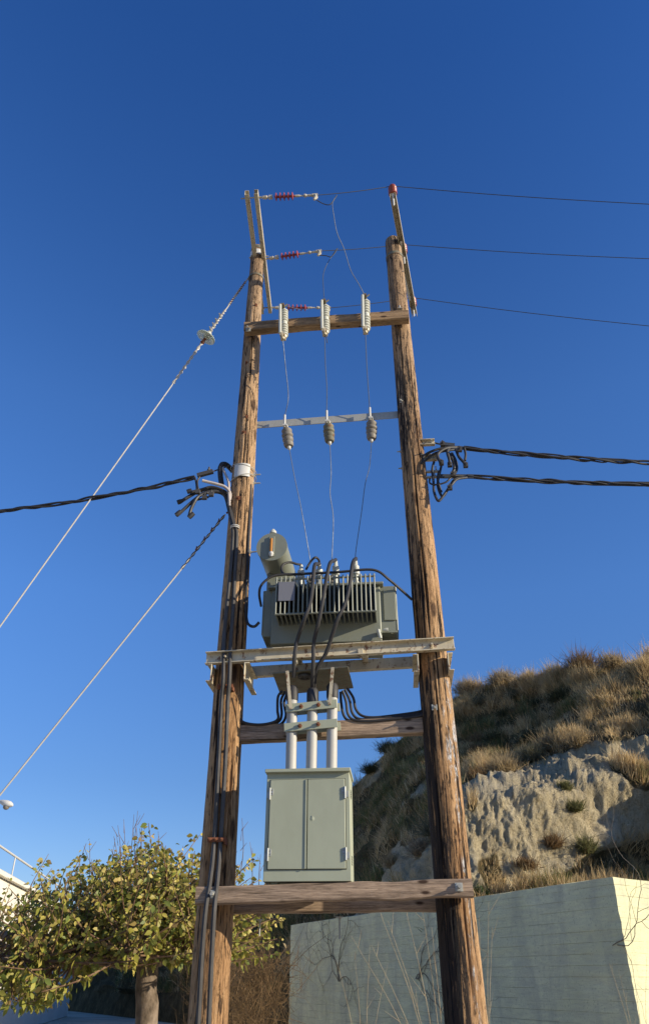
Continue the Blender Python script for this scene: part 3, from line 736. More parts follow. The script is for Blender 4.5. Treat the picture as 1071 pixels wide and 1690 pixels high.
# HV arms run front to back across the pole tops
zarm = za_top - .22
def arm(near, far, name, label, face, w=.052, h=.09):
    p, q = HZ(*near, zarm), HZ(*far, zarm); d = (q - p).normalized()
    return channel(name, p, q, h, w, M['arm_steel'], label, 'steel crossarm', face, None, None, .007), p, q
arm_b, ab0, ab1 = arm((426, 316), (449, 514), 'steel_crossarm', 'right hand one of the twin cream steel arms at the top of the left pole', -U)
du_ = HZ(402, 318, zarm) - HZ(424, 316, zarm)
p, q = ab0 + du_, ab1 + du_
arm_a = channel('steel_crossarm', p, q, .09, .052, M['arm_steel'], 'left hand one of the twin cream steel arms, passing behind the left pole top', 'steel crossarm', U, None, None, .007)
mb = MB(); 
for f_ in (.04, .5, .96):
    a_1 = ab0.lerp(ab1, f_); mb = MB().tube([a_1 + U * .04, a_1 + du_ - U * .06], .009, 8); obj('tie_rod', mb, M['galv'], arm_b)
zr2 = zb_top - .12
def armR(): 
    p, q = HZ(648, 322, zr2), HZ(684, 521, zr2); 
    return p, q
rp, rq = armR(); rd = (rq - rp).normalized(); rs = rd.cross(Z).normalized()
arm_r = thing('steel_crossarm', (rp + rq) / 2, 'single steel arm past the right pole top, carrying three red insulators', 'steel crossarm')
mb = MB().extrude(rp, rq, [(-.04, .045), (-.04, -.035), (-.033, -.035), (-.033, .038), (.033, .038), (.033, -.035), (.04, -.035), (.04, .045)], (rs, Z)); obj('channel', mb, M['arm_steel'], arm_r, .0015, 20)
br0, br1 = S(661, 405, .12), rp.lerp(rq, .84) - Z * .03 - rs * .03
mb = MB().bar(S(664, 447, .09), br1, .03, .006); obj('brace', mb, M['white'], arm_r)
mb = MB().bar(S(662, 398, .11), rp.lerp(rq, .45) - rs * .05 - Z * .02, .035, .006); obj('brace', mb, M['white'], arm_r)

# ================================================================== INSULATORS ON THE RIGHT ARM AND THE CONDUCTORS
def pin_ins(p, label):
    r = thing('pin_insulator', p, label, 'insulator', 'red pin insulators on the right arm')
    mb = MB(); mb.lathe(p - Z * .17, Z, [(0, .004), (.02, .014), (.10, .014), (.18, .016), (.2, .03), (.215, .03)], 10); obj('pin', mb, M['white'], r)
    prof = [(0, .03)]
    for k in range(4): prof += [(.01 + k * .036, .055), (.026 + k * .036, .058), (.036 + k * .036, .046)]
    prof += [(.165, .05), (.185, .04), (.19, .02)]
    obj('shed_body', MB().lathe(p + Z * .046, Z, prof, 18), M['brown_red'], r)
    obj('cap', MB().lathe(p + Z * .236, Z, [(0, .02), (.02, .02), (.03, .008)], 10), M['white'], r)
    return p + Z * .235
pin_n = pin_ins(rp.lerp(rq, .015), 'red brown insulator standing on the near end of the slanted right arm, topmost in view')
pin_m = pin_ins(rp.lerp(rq, .46) , 'red brown insulator on the middle of the slanted right arm, beside the pole top')
pin_f = pin_ins(rp.lerp(rq, .93), 'red brown insulator on the far end of the slanted right arm, lowest in view')
def vof(p): return (p - O).dot(V)
def strain(p0, p1, label):
    d = (p1 - p0); L = d.length; d.normalize(); x = d.cross(Z).normalized()
    r = thing('strain_insulator', p0, label, 'insulator', 'red strain insulators at the left arm')
    q = p0 + d * .02
    mb = MB(); mb.tube([p0 - d * .03, p0 + d * (.17 * L)], .011, 8); mb.lathe(p0 + d * (.03 * L), d, [(0, .022), (.05, .026), (.07, .012)], 8); mb.box(p0 + d * (.17 * L), .05, .035, .05, (d, x, Z)); obj('clevis', mb, M['hard'], r)
    prof = [(0, .014)]; a, b = .24 * L, .60 * L; n = 5
    for k in range(n):
        s0 = (b - a) * (k + .35) / n; prof += [(s0 - .014, .016), (s0, .052), (s0 + .008, .050), (s0 + .016, .016)]
    prof.append((b - a, .014)); obj('sheds', MB().lathe(p0 + d * a, d, prof, 20), M['red'], r)
    mb = MB(); mb.lathe(p0 + d * b, d, [(0, .016), (.06, .016), (.07, .01), (.16 * L, .01), (.165 * L, .024), (.20 * L, .022), (.21 * L, .014), (.36 * L, .018)], 10)
    e = p0 + d * (.955 * L)
    mb.box(e, .10 * L, .035, .03, (d, x, Z)); mb.tube([e, e - Z * .045 + d * .012, e - Z * .09 - d * .01], [.024, .028, .016], 8); obj('dead_end_clamp', mb, M['hard'], r)
    return p1
zi = zarm
s_n = strain(ab0.lerp(ab1, .045) + U * .03, HZ(524, 322, zi - .01), 'near red strain insulator, topmost one in view on the twin arms')
s_m = strain(ab0.lerp(ab1, .52) + U * .03, HZ(530, 414, zi), 'middle red strain insulator beside the left pole top')
s_f = strain(ab0.lerp(ab1, .965) + U * .03, HZ(545, 508, zi), 'far red strain insulator just above the wooden crossarm')
for (s_, pn, px, lab) in ((s_n, pin_n, (1071, 337), 'topmost thin overhead line running from the near insulator off to the right'),
                          (s_m, pin_m, (1071, 427), 'middle thin overhead line passing the right pole top'),
                          (s_f, pin_f, (1071, 538), 'lowest thin overhead line, passing just above the wooden crossarm')):
    e = S(*px, vof(pn)); e2 = e + (e - pn) * 1.5
    pts = sag(s_, pn, .02, 10) + [pn.lerp(e, k / 8) - Z * .03 * math.sin(math.pi * k / 8) for k in range(1, 9)] + [e2]
    one('overhead_line', MB().tube(pts, .0052, 6), M['wire_dark'], lab, 'power line', 'overhead lines leaving to the right')

# ================================================================== FUSE CUTOUTS
cut = []
def cutout(tp, bp, v, label, lean=0):
    t, b = S(*tp, v), S(*bp, v); d = (b - t); L = d.length; d.normalize()
    r = thing('fuse_cutout', t, label, 'fuse cutout', 'white fuse cutouts on the wooden crossarm')
    x = U
    prof = [(.05 * L, .02)]; n = 11
    for k in range(n):
        s0 = (.10 + .76 * (k + .5) / n) * L
        rr = .050 if k != 5 else .040
        prof += [(s0 - .018, .036), (s0 - .006, rr), (s0 + .006, rr), (s0 + .016, .036)]
    prof.append((.90 * L, .03))
    ib = obj('insulator', MB().lathe(t + V * -.035 + U * .012, d, prof, 18), M['porc'], r)
    f0, f1 = t + d * .07 * L + V * .05 - U * .028, t + d * .90 * L + V * .045 - U * .028
    obj('fuse_tube', MB().tube([f0, f1], .019, 10), M['porc'], r)
    mb = MB(); mb.box(t + d * .05 * L, .045, .11, .03); mb.box(t + d * .01 * L - V * .01, .03, .05, .05); mb.tube([t + d * .03 * L + U * .02, t + U * .055 + Z * .015], .010, 6); obj('top_contact', mb, M['dark'], r)
    mb = MB(); mb.box(t + d * .93 * L, .06, .11, .035); mb.tube([t + d * .93 * L, t + d * 1.03 * L + V * .02], [.03, .02], 8); mb.tube(spl([t + d * .90 * L + V * .07, t + d * .97 * L + V * .1, t + d * 1.02 * L + V * .06, t + d * .99 * L], 4), .008, 6); obj('bottom_contact', mb, M['channel'], r)
    mb = MB(); mb.box(t + d * .5 * L - V * .075 - U * .03, .05, .12, .07); obj('bracket', mb, M['galv'], r)
    cut.append((t, t + d * 1.02 * L + V * .01))
cutout((467, 504), (467, 560), .37, 'white ribbed fuse cutout at the left of the three, nearest the left pole')
cutout((535, 497), (536, 553), .37, 'white ribbed fuse cutout in the middle of the wooden crossarm')
cutout((602, 488), (603, 550), .37, 'white ribbed fuse cutout at the right of the three, nearest the right pole')

def wire(name, pts, r, mat, label, cat='wire', group=None, n=6, sides=6):
    return one(name, MB().tube(spl(pts, n), r, sides), mat, label, cat, group)
vn, vm_ = vof(s_n), vof(s_m)
def wob(pts, amt=.018, seed=0):
    out = []
    for i, p in enumerate(pts):
        out.append(p if i in (0, len(pts) - 1) else p + U * mnoise.noise(Vector((seed, i * .9, 0))) * amt + V * mnoise.noise(Vector((seed, i * .9, 5))) * amt)
    return out
wire('jumper_wire', [s_n - Z * .09 - U * .02] + [S(x, y, vn) for x, y in ((533, 336), (543, 338), (549, 333), (556, 322))], .0065, M['wire_dark'], 'dark jumper loop hanging under the near strain insulator', 'jumper', 'jumper loops')
wire('jumper_wire', [s_m - Z * .09 - U * .02] + [S(x, y, vm_) for x, y in ((538, 422), (546, 424), (552, 418), (557, 410))], .0065, M['wire_dark'], 'dark jumper loop hanging under the middle strain insulator', 'jumper', 'jumper loops')
jl = [S(556, 322, vn), S(549, 335, vn)] + [S(x, y, vn + (.37 - vn) * k) for x, y, k in ((550, 355, .1), (556, 385, .3), (568, 412, .5), (580, 445, .7), (591, 470, .88))] + [cut[2][0]]
wire('jumper_wire', wob(jl), .0048, M['wire'], 'long grey wire dropping from the topmost line to the right fuse cutout', 'wire', 'drop wires above the crossarm')
jl = [S(556, 410, vm_), S(547, 424, vm_)] + [S(x, y, vm_ + (.37 - vm_) * k) for x, y, k in ((538, 438, .2), (533, 455, .5), (534, 478, .8))] + [cut[1][0]]
wire('jumper_wire', wob(jl), .0048, M['wire'], 'short grey wire dropping from the middle line to the middle fuse cutout', 'wire', 'drop wires above the crossarm')
vf = vof(s_f)
wire('jumper_wire', [S(512, 509, vf), S(500, 511, vf * .5), S(484, 508, .2), cut[0][0]], .0048, M['wire'], 'wire from the far line to the left fuse cutout', 'wire', 'drop wires above the crossarm')
wire('wire_tail', [cut[1][1], cut[1][1] - Z * .05 + U * .02, cut[1][1] - Z * .13 + U * .03], .005, M['wire_dark'], 'short dark wire tail hanging below the middle fuse cutout', 'wire')

# ================================================================== ARRESTERS
arr = []
def arrester(tp, bp, label, mat):
    t, b = S(*tp, -.01), S(*bp, -.01); d = (b - t); L = d.length; d.normalize()
    r = thing('surge_arrester', t, label, 'surge arrester', 'surge arresters under the steel bar')
    prof = [(0, .03)]; n = 4
    for k in range(n):
        s0 = (k + .5) / n * L; R = .063 + .005 * math.sin(k * 1.3)
        prof += [(s0 - .035, .047), (s0 - .012, R), (s0 + .012, R - .003), (s0 + .030, .048)]
    prof.append((L, .028)); obj('housing', MB().lathe(t, d, prof, 18), mat, r)
    mb = MB(); up = S(tp[0] - 3, tp[1] - 22, .05); mb.tube([up + Z * .02, up - Z * .16], .014, 8); mb.lathe(t - d * .06, d, [(0, .022), (.06, .025)], 8); mb.box((t + up) / 2 - Z * .06, .05, .10, .02); obj('stud', mb, M['white'], r)
    obj('end_cap', MB().lathe(t + d * L, d, [(0, .022), (.035, .02), (.045, .01)], 10), M['white'], r)
    arr.append((up, t + d * (L + .04)))
arrester((473, 709), (477, 737), 'grey brown surge arrester at the left under the steel bar', M['ceram'])
arrester((542, 702), (544, 729), 'darkest surge arrester, in the middle under the steel bar', M['dark'])
arrester((613, 697), (613, 725), 'grey brown surge arrester at the right under the steel bar', M['ceram'])
for k, (mid_, lab) in enumerate(((((472, 610), (475, 655)), 'left'), (((537, 600), (540, 640)), 'middle'), (((605, 600), (608, 640)), 'right'))):
    pts = [cut[k][1]] + [S(*q, .25 - .1 * i) for i, q in enumerate(mid_)] + [arr[k][0]]
    wire('drop_wire', wob(pts, .02, k), .0045, M['wire'], 'thin %s drop wire from a fuse cutout down to the steel bar' % lab, 'wire', 'drop wires to the steel bar')

# ================================================================== TRANSFORMER
vF = .40                                          # plane of the front fins
zl0 = S(540, 1066, .30).z                         # underside
fl, frr = S(457, 953, vF), S(617, 945, vF)
fb = S(457, 1020, vF)
uo = lambda p: (p - O).dot(U)
def L(u, v, z): return O + U * u + V * v + Z * z
u0, u1 = uo(fl), uo(frr); ztop = (fl.z + frr.z) / 2; zfb = S(540, 1014, vF).z
tu0, tu1 = uo(S(446, 1000, .2)), uo(S(628, 1000, .2))
zbot = S(540, 1062, .2).z
tv0, tv1 = -.36, .12
ctr = L((tu0 + tu1) / 2, (tv0 + tv1) / 2, zbot)
tf = thing('transformer', ctr, 'grey green finned transformer with a slanting oil drum, on the steel platform between the poles', 'transformer')
GM = M['green']
mb = MB().box(L((tu0 + tu1) / 2, (tv0 + tv1) / 2, (zbot + ztop) / 2 + .02), tu1 - tu0, tv1 - tv0, ztop - zbot - .04); obj('tank', mb, GM, tf, .012)
mb = MB().box(L((tu0 + tu1) / 2, (tv0 + tv1) / 2, ztop + .012), tu1 - tu0 + .07, tv1 - tv0 + .09, .024); lid = obj('lid', mb, GM, tf, .004)
for k in range(9): obj('bolt', MB().hexnut(L(tu0 + (k + .5) / 9 * (tu1 - tu0), tv1 + .025, ztop - .002), -Z, .011, .01, .02), M['galv'], lid)
nf = 23
for k in range(nf):
    uu = u0 + (u1 - u0) * k / (nf - 1)
    mb = MB().box(L(uu, (tv1 + vF) / 2, (zfb + ztop) / 2 + .005), .010, vF - tv1, ztop - zfb - .03); mb.tube([L(uu, vF, zfb + .02), L(uu, vF, ztop - .006)], .0085, 6)
    obj('front_fin', mb, GM, tf, 0)
obj('fin_rail', MB().tube([L(u0 - .01, vF - .004, zfb + .02), L(u1 + .01, vF - .004, zfb + .02)], .010, 6), GM, tf)
obj('fin_rail', MB().tube([L(u0 - .01, vF - .004, ztop - .03), L(u1 + .01, vF - .004, ztop - .03)], .010, 6), GM, tf)
# end radiators: stacks of fins across the ends
el = uo(S(431, 1010, .2)); er = uo(S(654, 1000, .2))
for (ua, ub, nm) in ((el, tu0, 'l'), (tu1, er, 'r')):
    for k in range(12):
        vv_ = tv1 - .05 - k * (tv1 - tv0 - .08) / 11
        mb = MB().box(L((ua + ub) / 2, vv_, (zfb + ztop) / 2 - .03), ub - ua, .012, ztop - zfb + .08)
        e_ = ua if nm == 'l' else ub
        mb.tube([L(e_, vv_, zfb - .05), L(e_, vv_, ztop + .005)], .011, 6)
        obj('end_fin', mb, GM, tf, .002)
obj('end_panel', MB().box(L((tu1 + er) / 2 + .012, tv1 - .035, (zfb + ztop) / 2 + .01), er - tu1 - .03, .012, (ztop - zfb) * .80), GM, tf, .006)
# lower skirt, feet, label plate
mb = MB()
for px in (486, 600): mb.box(L(uo(S(px, 1060, .2)), (tv0 + tv1) / 2, zbot - .035), .06, tv1 - tv0 + .1, .05)
obj('skid', mb, M['channel'], tf, .004)
pc = S(473, 976, vF + .012); obj('name_plate', MB().box(pc, .16, .008, .20), M['plate_grey'], tf, .003)
obj('drain_valve', MB().tube([S(624, 1040, tv1 + .03), S(628, 1054, tv1 + .05)], [.02, .016], 8).lathe(S(632, 1040, tv1 + .03), U, [(0, .012), (.03, .022), (.05, .02)], 10), M['porc'], tf)
# conservator drum
ce = S(449, 903, .30); dr_ = 25.0 / F * (ce - EYE).length * .985
zc_ = ce.z
q1 = L(uo(ce) + .02, vof(ce) - .95, zc_)
ax = (q1 - ce).normalized()
cons = obj('oil_drum', MB().lathe(ce, ax, [(0, dr_ * .90), (.0, dr_), (.95, dr_), (.97, dr_ * .9)], 36), GM, tf, .004)
obj('drum_rim', MB().lathe(ce - ax * .012, ax, [(0, dr_ * .99), (.0, dr_ + .006), (.03, dr_ + .006), (.03, dr_ * .99)], 36), GM, cons)
gg = ce - ax * .03
obj('gauge_bracket', MB().box(gg + ax * .012, .055, .02, dr_ * 1.5), GM, cons, .003)
obj('gauge_tube', MB().tube([gg - Z * dr_ * .62 - U * .004, gg + Z * dr_ * .55 - U * .004], .014, 10), M['amber'], cons)
obj('gauge_fitting', MB().lathe(gg - Z * dr_ * .8, Z, [(0, .014), (.03, .026), (.05, .02)], 10), M['white'], cons)
obj('filler_cap', MB().lathe(ce + ax * .03 + Z * (dr_ - .005), Z, [(0, .022), (.02, .022), (.025, .036), (.05, .034), (.07, .018), (.08, .008)], 14), M['porc'], cons)
mb = MB(); mb.box(ce + ax * .35 - Z * (dr_ + .09), .2, .05, .22); mb.box(ce + ax * .78 - Z * (dr_ + .09), .2, .05, .22); obj('drum_bracket', mb, GM, tf, .004)
bush = []
for (px, py, vv_, sc) in ((497, 944, .10, .9), (527, 943, .12, 1), (554, 936, .12, 1), (587, 936, .12, .9)):
    p = L(uo(S(px, py, vv_)), vv_, ztop + .02); hgt = (S(px, py - 12, vv_).z - p.z)
    hh = max(.13, hgt)
    r_ = obj('bushing', MB().lathe(p, Z, [(0, .034), (.02, .034), (.03, .02), (hh * .35, .024), (hh * .4, .04), (hh * .5, .04), (hh * .55, .026), (hh * .62, .036), (hh * .72, .036), (hh * .78, .022), (hh * .95, .018), (hh, .012)], 14), M['porc'], tf)
    bush.append(p + Z * hh)
for (px, vv_) in ((513, -.16), (548, -.16), (588, -.16)):
    p = L(uo(S(px, 935, vv_)), vv_, ztop + .02)
    obj('high_voltage_bushing', MB().lathe(p, Z, [(0, .05), (.03, .05), (.05, .03)] + sum([[(.06 + k * .04, .03), (.075 + k * .04, .05), (.085 + k * .04, .03)] for k in range(4)], []) + [(.24, .02), (.27, .01)], 14), M['ceram'], tf)
for k, (mid_, end, lab) in enumerate(((((487, 790), (497, 840)), (511, 916), 'left'), (((546, 780), (546, 815), (549, 855)), (547, 914), 'middle'), (((609, 770), (603, 800), (597, 845)), (587, 912), 'right'))):
    pts = [arr[k][1]] + [S(*q, -.02 - .03 * i) for i, q in enumerate(mid_)] + [S(*end, -.14), S(end[0] + 1, end[1] + 10, -.16)]
    wire('drop_wire', wob(pts, .03, k + 4), .0045, M['wire'], 'thin %s drop wire from a surge arrester down to the transformer' % lab, 'wire', 'drop wires to the transformer')

# ================================================================== HEAVY CABLES, RAIN PLATE, PIPES, CABINET
def cable(pts, r, label, mat='rubber', group=None, name='power_cable', n=6, sides=8):
    return wire(name, pts, r, M[mat], label, 'cable', group, n, sides)
vC = vF + .06
cable([bush[1] + V * .0] + PS([(524, 931, .2), (519, 934, .42), (516, 965, vC), (512, 995, vC), (503, 1020, vC), (491, 1055, .33), (486, 1085, .30), (485, 1118, .22)]), .0195,
      'thick black cable at the left, looping from the transformer top down to the pipes', group='thick cables down the transformer front')
cable([bush[2]] + PS([(552, 925, .2), (544, 931, .42), (537, 965, vC), (531, 1000, vC), (525, 1030, .42), (518, 1060, .33), (517, 1090, .30), (516, 1120, .22), (515, 1143, .10)]), .019,
      'thick black cable in the middle, looping from the transformer top down to the pipes', group='thick cables down the transformer front')
cable([bush[3]] + PS([(587, 922, .2), (582, 930, .42), (577, 965, vC), (570, 995, vC), (557, 1022, .45), (546, 1055, .36), (537, 1080, .30), (522, 1107, .24), (518, 1142, .11)]), .019,
      'thick black cable at the right, looping from the transformer top down to the pipes', group='thick cables down the transformer front')
cable([bush[0]] + PS([(490, 931, .14), (478, 928, .18), (467, 932, .22), (465, 941, .25), (472, 948, .3), (500, 947, .3), (560, 944, .3), (604, 940, .28), (624, 943, .26), (640, 955, .22), (660, 972, .1), (680, 990, 0.05)]), .013,
      'thin black cable looping along the transformer lid and off to the right pole')
cable([S(505, 940, .2)] + PS([(512, 928, .2), (520, 920, .22), (526, 924, .16)]) + [bush[1]], .012, 'thin black cable bridging the two left bushings on the transformer lid')
cable(PS([(500, 948, .29), (470, 948, .32), (448, 952, .34), (432, 965, .34), (428, 980, .30), (431, 1000, .1)]), .013, 'thin black cable curling over the left end of the transformer')
cable(PS([(428, 1027, .2), (420, 1034, .18), (411, 1031, .13), (407, 1020, .1), (406, 990, .09), (410, 900, .08), (414, 800, .06)]), .014, 'thin black cable down the right edge of the left pole to the transformer')
# rain plate
zp = S(512, 1118, .05).z + .0
c1, c2, c3, c4 = HZ(450, 1112, zp), HZ(574, 1101, zp), HZ(583, 1136, zp), HZ(463, 1147, zp)
mb = MB(); t_ = Z * .012
mb.v = [c1, c2, c3, c4, c1 + t_, c2 + t_, c3 + t_, c4 + t_]; mb.f = [(0, 1, 2, 3), (7, 6, 5, 4), (0, 4, 5, 1), (1, 5, 6, 2), (2, 6, 7, 3), (3, 7, 4, 0)]
rp_ = thing('rain_plate', (c1 + c3) / 2, 'dark steel plate lying above the three pipe tops under the transformer platform', 'steel plate')
obj('plate', mb, M['dark'], rp_)
ccn = HZ(503, 1117, zp - .02); mb = MB()
mb.tube([ccn + (U * math.cos(a) + V * math.sin(a)) * .055 for a in np.linspace(0, 2 * math.pi, 25)], .016, 8); mb.tube([ccn - U * .05, ccn + U * .05], .01, 6); mb.tube([ccn - V * .05, ccn + V * .05], .01, 6)
obj('cable_gland', mb, M['rubber_grey'], rp_)
# pipes
vp = .16; pipes = []
for k, (tx, ty, bx, by) in enumerate(((482.5, 1146, 480, 1276), (516, 1150, 513.5, 1276), (548.5, 1142, 547, 1275))):
    t, b = S(tx, ty, vp), S(bx, by + 8, vp); t = Vector((t.x, t.y, t.z))
    nm = ('left', 'middle', 'right')[k]
    r = thing('cable_pipe', b, '%s one of three pale grey upright pipes above the green cabinet' % nm, 'pipe', 'grey pipes above the cabinet')
    obj('pipe', MB().tube([b, b.lerp(t, .5), t], .048, 24), M['pipe'], r)
    obj('cap', MB().lathe(t - Z * .06, Z, [(0, .053), (.02, .055), (.11, .055), (.135, .040)], 20), M['rubber'], r)
    pipes.append((t, b))
for py, x0, x1, lab, rear in ((1165, 472, 556, 'upper', 1), (1197, 469, 557, 'lower', 1)):
    a, b = S(x0, py + 4, vp + .055), S(x1, py - 4, vp + .055)
    r = thing('pipe_clamp', (a + b) / 2, '%s green grey clamp bar bolted across the three pipes' % lab, 'clamp', 'clamp bars across the pipes')
    obj('front_bar', MB().bar(a, b, .014, .075), M['cab'], r, .002)
    obj('rear_bar', MB().bar(a - V * .112, b - V * .112 + U * .02, .014, .075), M['cab'], r, .002)
    for f_ in (.30, .64): obj('bolt', MB().hexnut(a.lerp(b, f_) + V * .006, V, .019, .016, .032), M['rust'], r)
for tx, ty, bx, by, lab in ((474, 1107, 480, 1170, 'left'), (549, 1101, 544, 1163, 'right')):
    p, q = S(tx, ty, .30), S(bx, by, vp + .068)
    one('steel_strap', MB().bar(p, q, .028, .006, V), M['channel'], '%s rusty flat strap from the dark plate down to the upper clamp bar' % lab, 'strap', 'straps holding the dark plate')
# cables out of the plate over the beam
vb = -.0
for k, (pts, lab) in enumerate((([(466, 1140), (459, 1150), (458, 1172), (459, 1186), (448, 1193), (425, 1196), (402, 1192), (392, 1180)], 'outermost of the left bundle'),
                                ([(471, 1141), (464, 1156), (465, 1178), (461, 1190), (446, 1197), (424, 1198), (400, 1195), (392, 1186)], 'middle of the left bundle'),
                                ([(474, 1144), (469, 1160), (472, 1180), (465, 1194), (448, 1199), (424, 1200), (398, 1198), (390, 1190)], 'innermost of the left bundle'),
                                ([(562, 1142), (563, 1160), (567, 1180), (576, 1189), (600, 1192), (640, 1189), (690, 1185), (700, 1180)], 'innermost of the right bundle'),
                                ([(565, 1140), (571, 1158), (574, 1178), (584, 1188), (610, 1190), (645, 1187), (690, 1182), (700, 1177)], 'second innermost of the right bundle'),
                                ([(569, 1138), (577, 1156), (581, 1176), (591, 1186), (612, 1187), (645, 1184), (690, 1179), (700, 1174)], 'second outermost of the right bundle'),
                                ([(573, 1136), (583, 1152), (587, 1170), (597, 1181), (616, 1184), (648, 1181), (690, 1175), (700, 1170)], 'outermost of the right bundle'))):
    cable([S(x, y, vb + .045 - (k % 4) * .03) for x, y in pts], .0125, 'black cable bending from the dark plate along the beam, ' + lab, group='cables bending onto the beam', name='beam_cable')
# cabinet
vcf = .33; vcb = -.07
q0, q1, q2, q3 = S(441, 1277, vcf), S(576, 1273, vcf), S(580, 1453, vcf), S(434, 1454, vcf)
cu0 = (uo(q0) + uo(q3)) / 2; cu1 = (uo(q1) + uo(q2)) / 2; cz1 = (q0.z + q1.z) / 2; cz0 = (q2.z + q3.z) / 2 - .005
cbt = thing('cabinet', L((cu0 + cu1) / 2, (vcf + vcb) / 2, cz0), 'closed green grey two door electrical cabinet standing on the wooden beams', 'electrical cabinet')
wC, hC, dC = cu1 - cu0, cz1 - cz0, vcf - vcb; cm = (cu0 + cu1) / 2
CB = M['cab']
obj('body', MB().box(L(cm, (vcf + vcb) / 2, (cz0 + cz1) / 2), wC, dC, hC), CB, cbt, .004)
obj('roof_cap', MB().box(L(cm, (vcf + vcb) / 2 + .012, cz1 + .012), wC + .024, dC + .065, .028), CB, cbt, .004)
dz0, dz1 = cz0 + hC * .105, cz0 + hC * .93; dm = cm + .002
ua, ub = cu0 + wC * .047, cu1 - wC * .055
ga = obj('door_gap', MB().box(L((ua + ub) / 2, vcf + .0005, (dz0 + dz1) / 2), ub - ua + .010, .003, dz1 - dz0 + .010), M['cab_edge'], cbt, 0)
sp_ = ua + (ub - ua) * .497
d1 = obj('door', MB().box(L((ua + sp_) / 2 - .002, vcf + .007, (dz0 + dz1) / 2), sp_ - ua - .006, .016, dz1 - dz0), CB, cbt, .004)
d2 = obj('door', MB().box(L((ub + sp_) / 2 + .002, vcf + .007, (dz0 + dz1) / 2), ub - sp_ - .006, .016, dz1 - dz0), CB, cbt, .004)
obj('door_edge', MB().box(L(sp_ - .008, vcf + .018, (dz0 + dz1) / 2), .012, .008, dz1 - dz0 - .004), CB, d1, .001)
for dd, uu, sgn in ((d1, ua, 1), (d2, ub, -1)):
    for f_ in (.84, .16):
        zz = dz0 + (dz1 - dz0) * f_; mb = MB()
        mb.box(L(uu + sgn * .014, vcf + .018, zz + .012), .028, .006, .05)
        mb.box(L(uu - sgn * .014, vcf + .006, zz - .012), .028, .008, .05)
        mb.tube([L(uu - sgn * .0, vcf + .02, zz - .05), L(uu - sgn * .0, vcf + .02, zz + .045)], .010, 8)
        obj('hinge', mb, M['hinge'], dd, .001)
        mb = MB(); 
        for s2 in (-.012, .012): mb.hexnut(L(uu + sgn * .018, vcf + .020, zz + .012 + s2), V, .0045, .003, .003)
        obj('screws', mb, M['dark'], d1 if dd is d1 else d2)
lk = L(sp_ + .045, vcf + .014, (dz0 + dz1) / 2 + .03)
obj('lock', MB().lathe(lk, V, [(0, .020), (.001, .020), (.002, .016), (.003, .010), (.004, .008)], 18), M['cab'], d2)
obj('lock_tab', MB().box(lk + Z * .016 + V * .002, .008, .005, .016), M['cab'], d2)
zb_ = S(500, 1466, .25).z + .075
for px in (452, 560):
    obj('foot', MB().box(L(uo(S(px, 1463, .3)), (vcf + vcb) / 2 - .01, cz0 - .022), .05, dC - .10, .045), CB, cbt, .002)
for f_ in (.82, .2):
    mb = MB()
    for k in range(4): mb.box(L(cu1 + .001, vcf - .16, cz0 + hC * f_ + k * .018 - .03), .004, .10, .007)
    obj('vent_slots', mb, M['cab_edge'], cbt)

# ================================================================== LEFT POLE: PIPES, CABLES, GUYS
cb1 = PS([(383, 868, .125), (385, 885, .14), (381, 940, .15), (374, 1010, .16), (370, 1060, .17), (369, 1120, .25), (366, 1160, .19), (361, 1260, .18), (354, 1390, .18), (347, 1455, .30), (340, 1500, .34), (334, 1570, .34), (328, 1680, .32), (318, 1860, .30)])
cb2 = PS([(388, 868, .125), (391, 885, .14), (388, 945, .15), (384, 1020, .16), (381, 1060, .18), (379, 1120, .25), (376, 1160, .19), (372, 1260, .18), (364, 1390, .18), (359, 1455, .30), (354, 1500, .34), (350, 1570, .34), (345, 1680, .32), (336, 1860, .30)])
cable(cb1, .019, 'outer one of the two grey cables running down the front of the left pole', 'rubber_grey', 'cables down the left pole', 'riser_cable')
cable(cb2, .019, 'inner one of the two grey cables running down the front of the left pole', 'rubber_grey', 'cables down the left pole', 'riser_cable')
for (px, py, lab) in ((372, 1133, 'upper rusty iron bracket holding the grey cables off the left pole'), (358, 1386, 'lower rusty iron bracket holding the grey cables off the left pole')):
    p = S(px, py, .185); b = MB()
    b.box(p, .15, .035, .035); b.box(p - U * .07 - V * .05 + Z * .005, .012, .11, .03); b.box(p + U * .07 - V * .05 - Z * .01, .012, .11, .05)
    b.hexnut(p - U * .05 + V * .015, V, .014, .02, .03); b.hexnut(p + U * .0 + V * .015, V, .014, .02, .03); b.hexnut(p + U * .05 + V * .015, V, .014, .02, .03)
    one('cable_bracket', b, M['rust'], lab, 'bracket', 'rusty brackets on the left pole')
# strap of cable ties
b = MB(); p = S(388, 872, .13); b.tube([p + (U * math.cos(a) + V * math.sin(a)) * .045 for a in np.linspace(0, 2 * math.pi, 20)], .006, 6); b.tube([p + Z * .02 + (U * math.cos(a) + V * math.sin(a)) * .045 for a in np.linspace(0, 2 * math.pi, 20)], .006, 6)
obj('cable_tie', b, M['white'], pole_a)
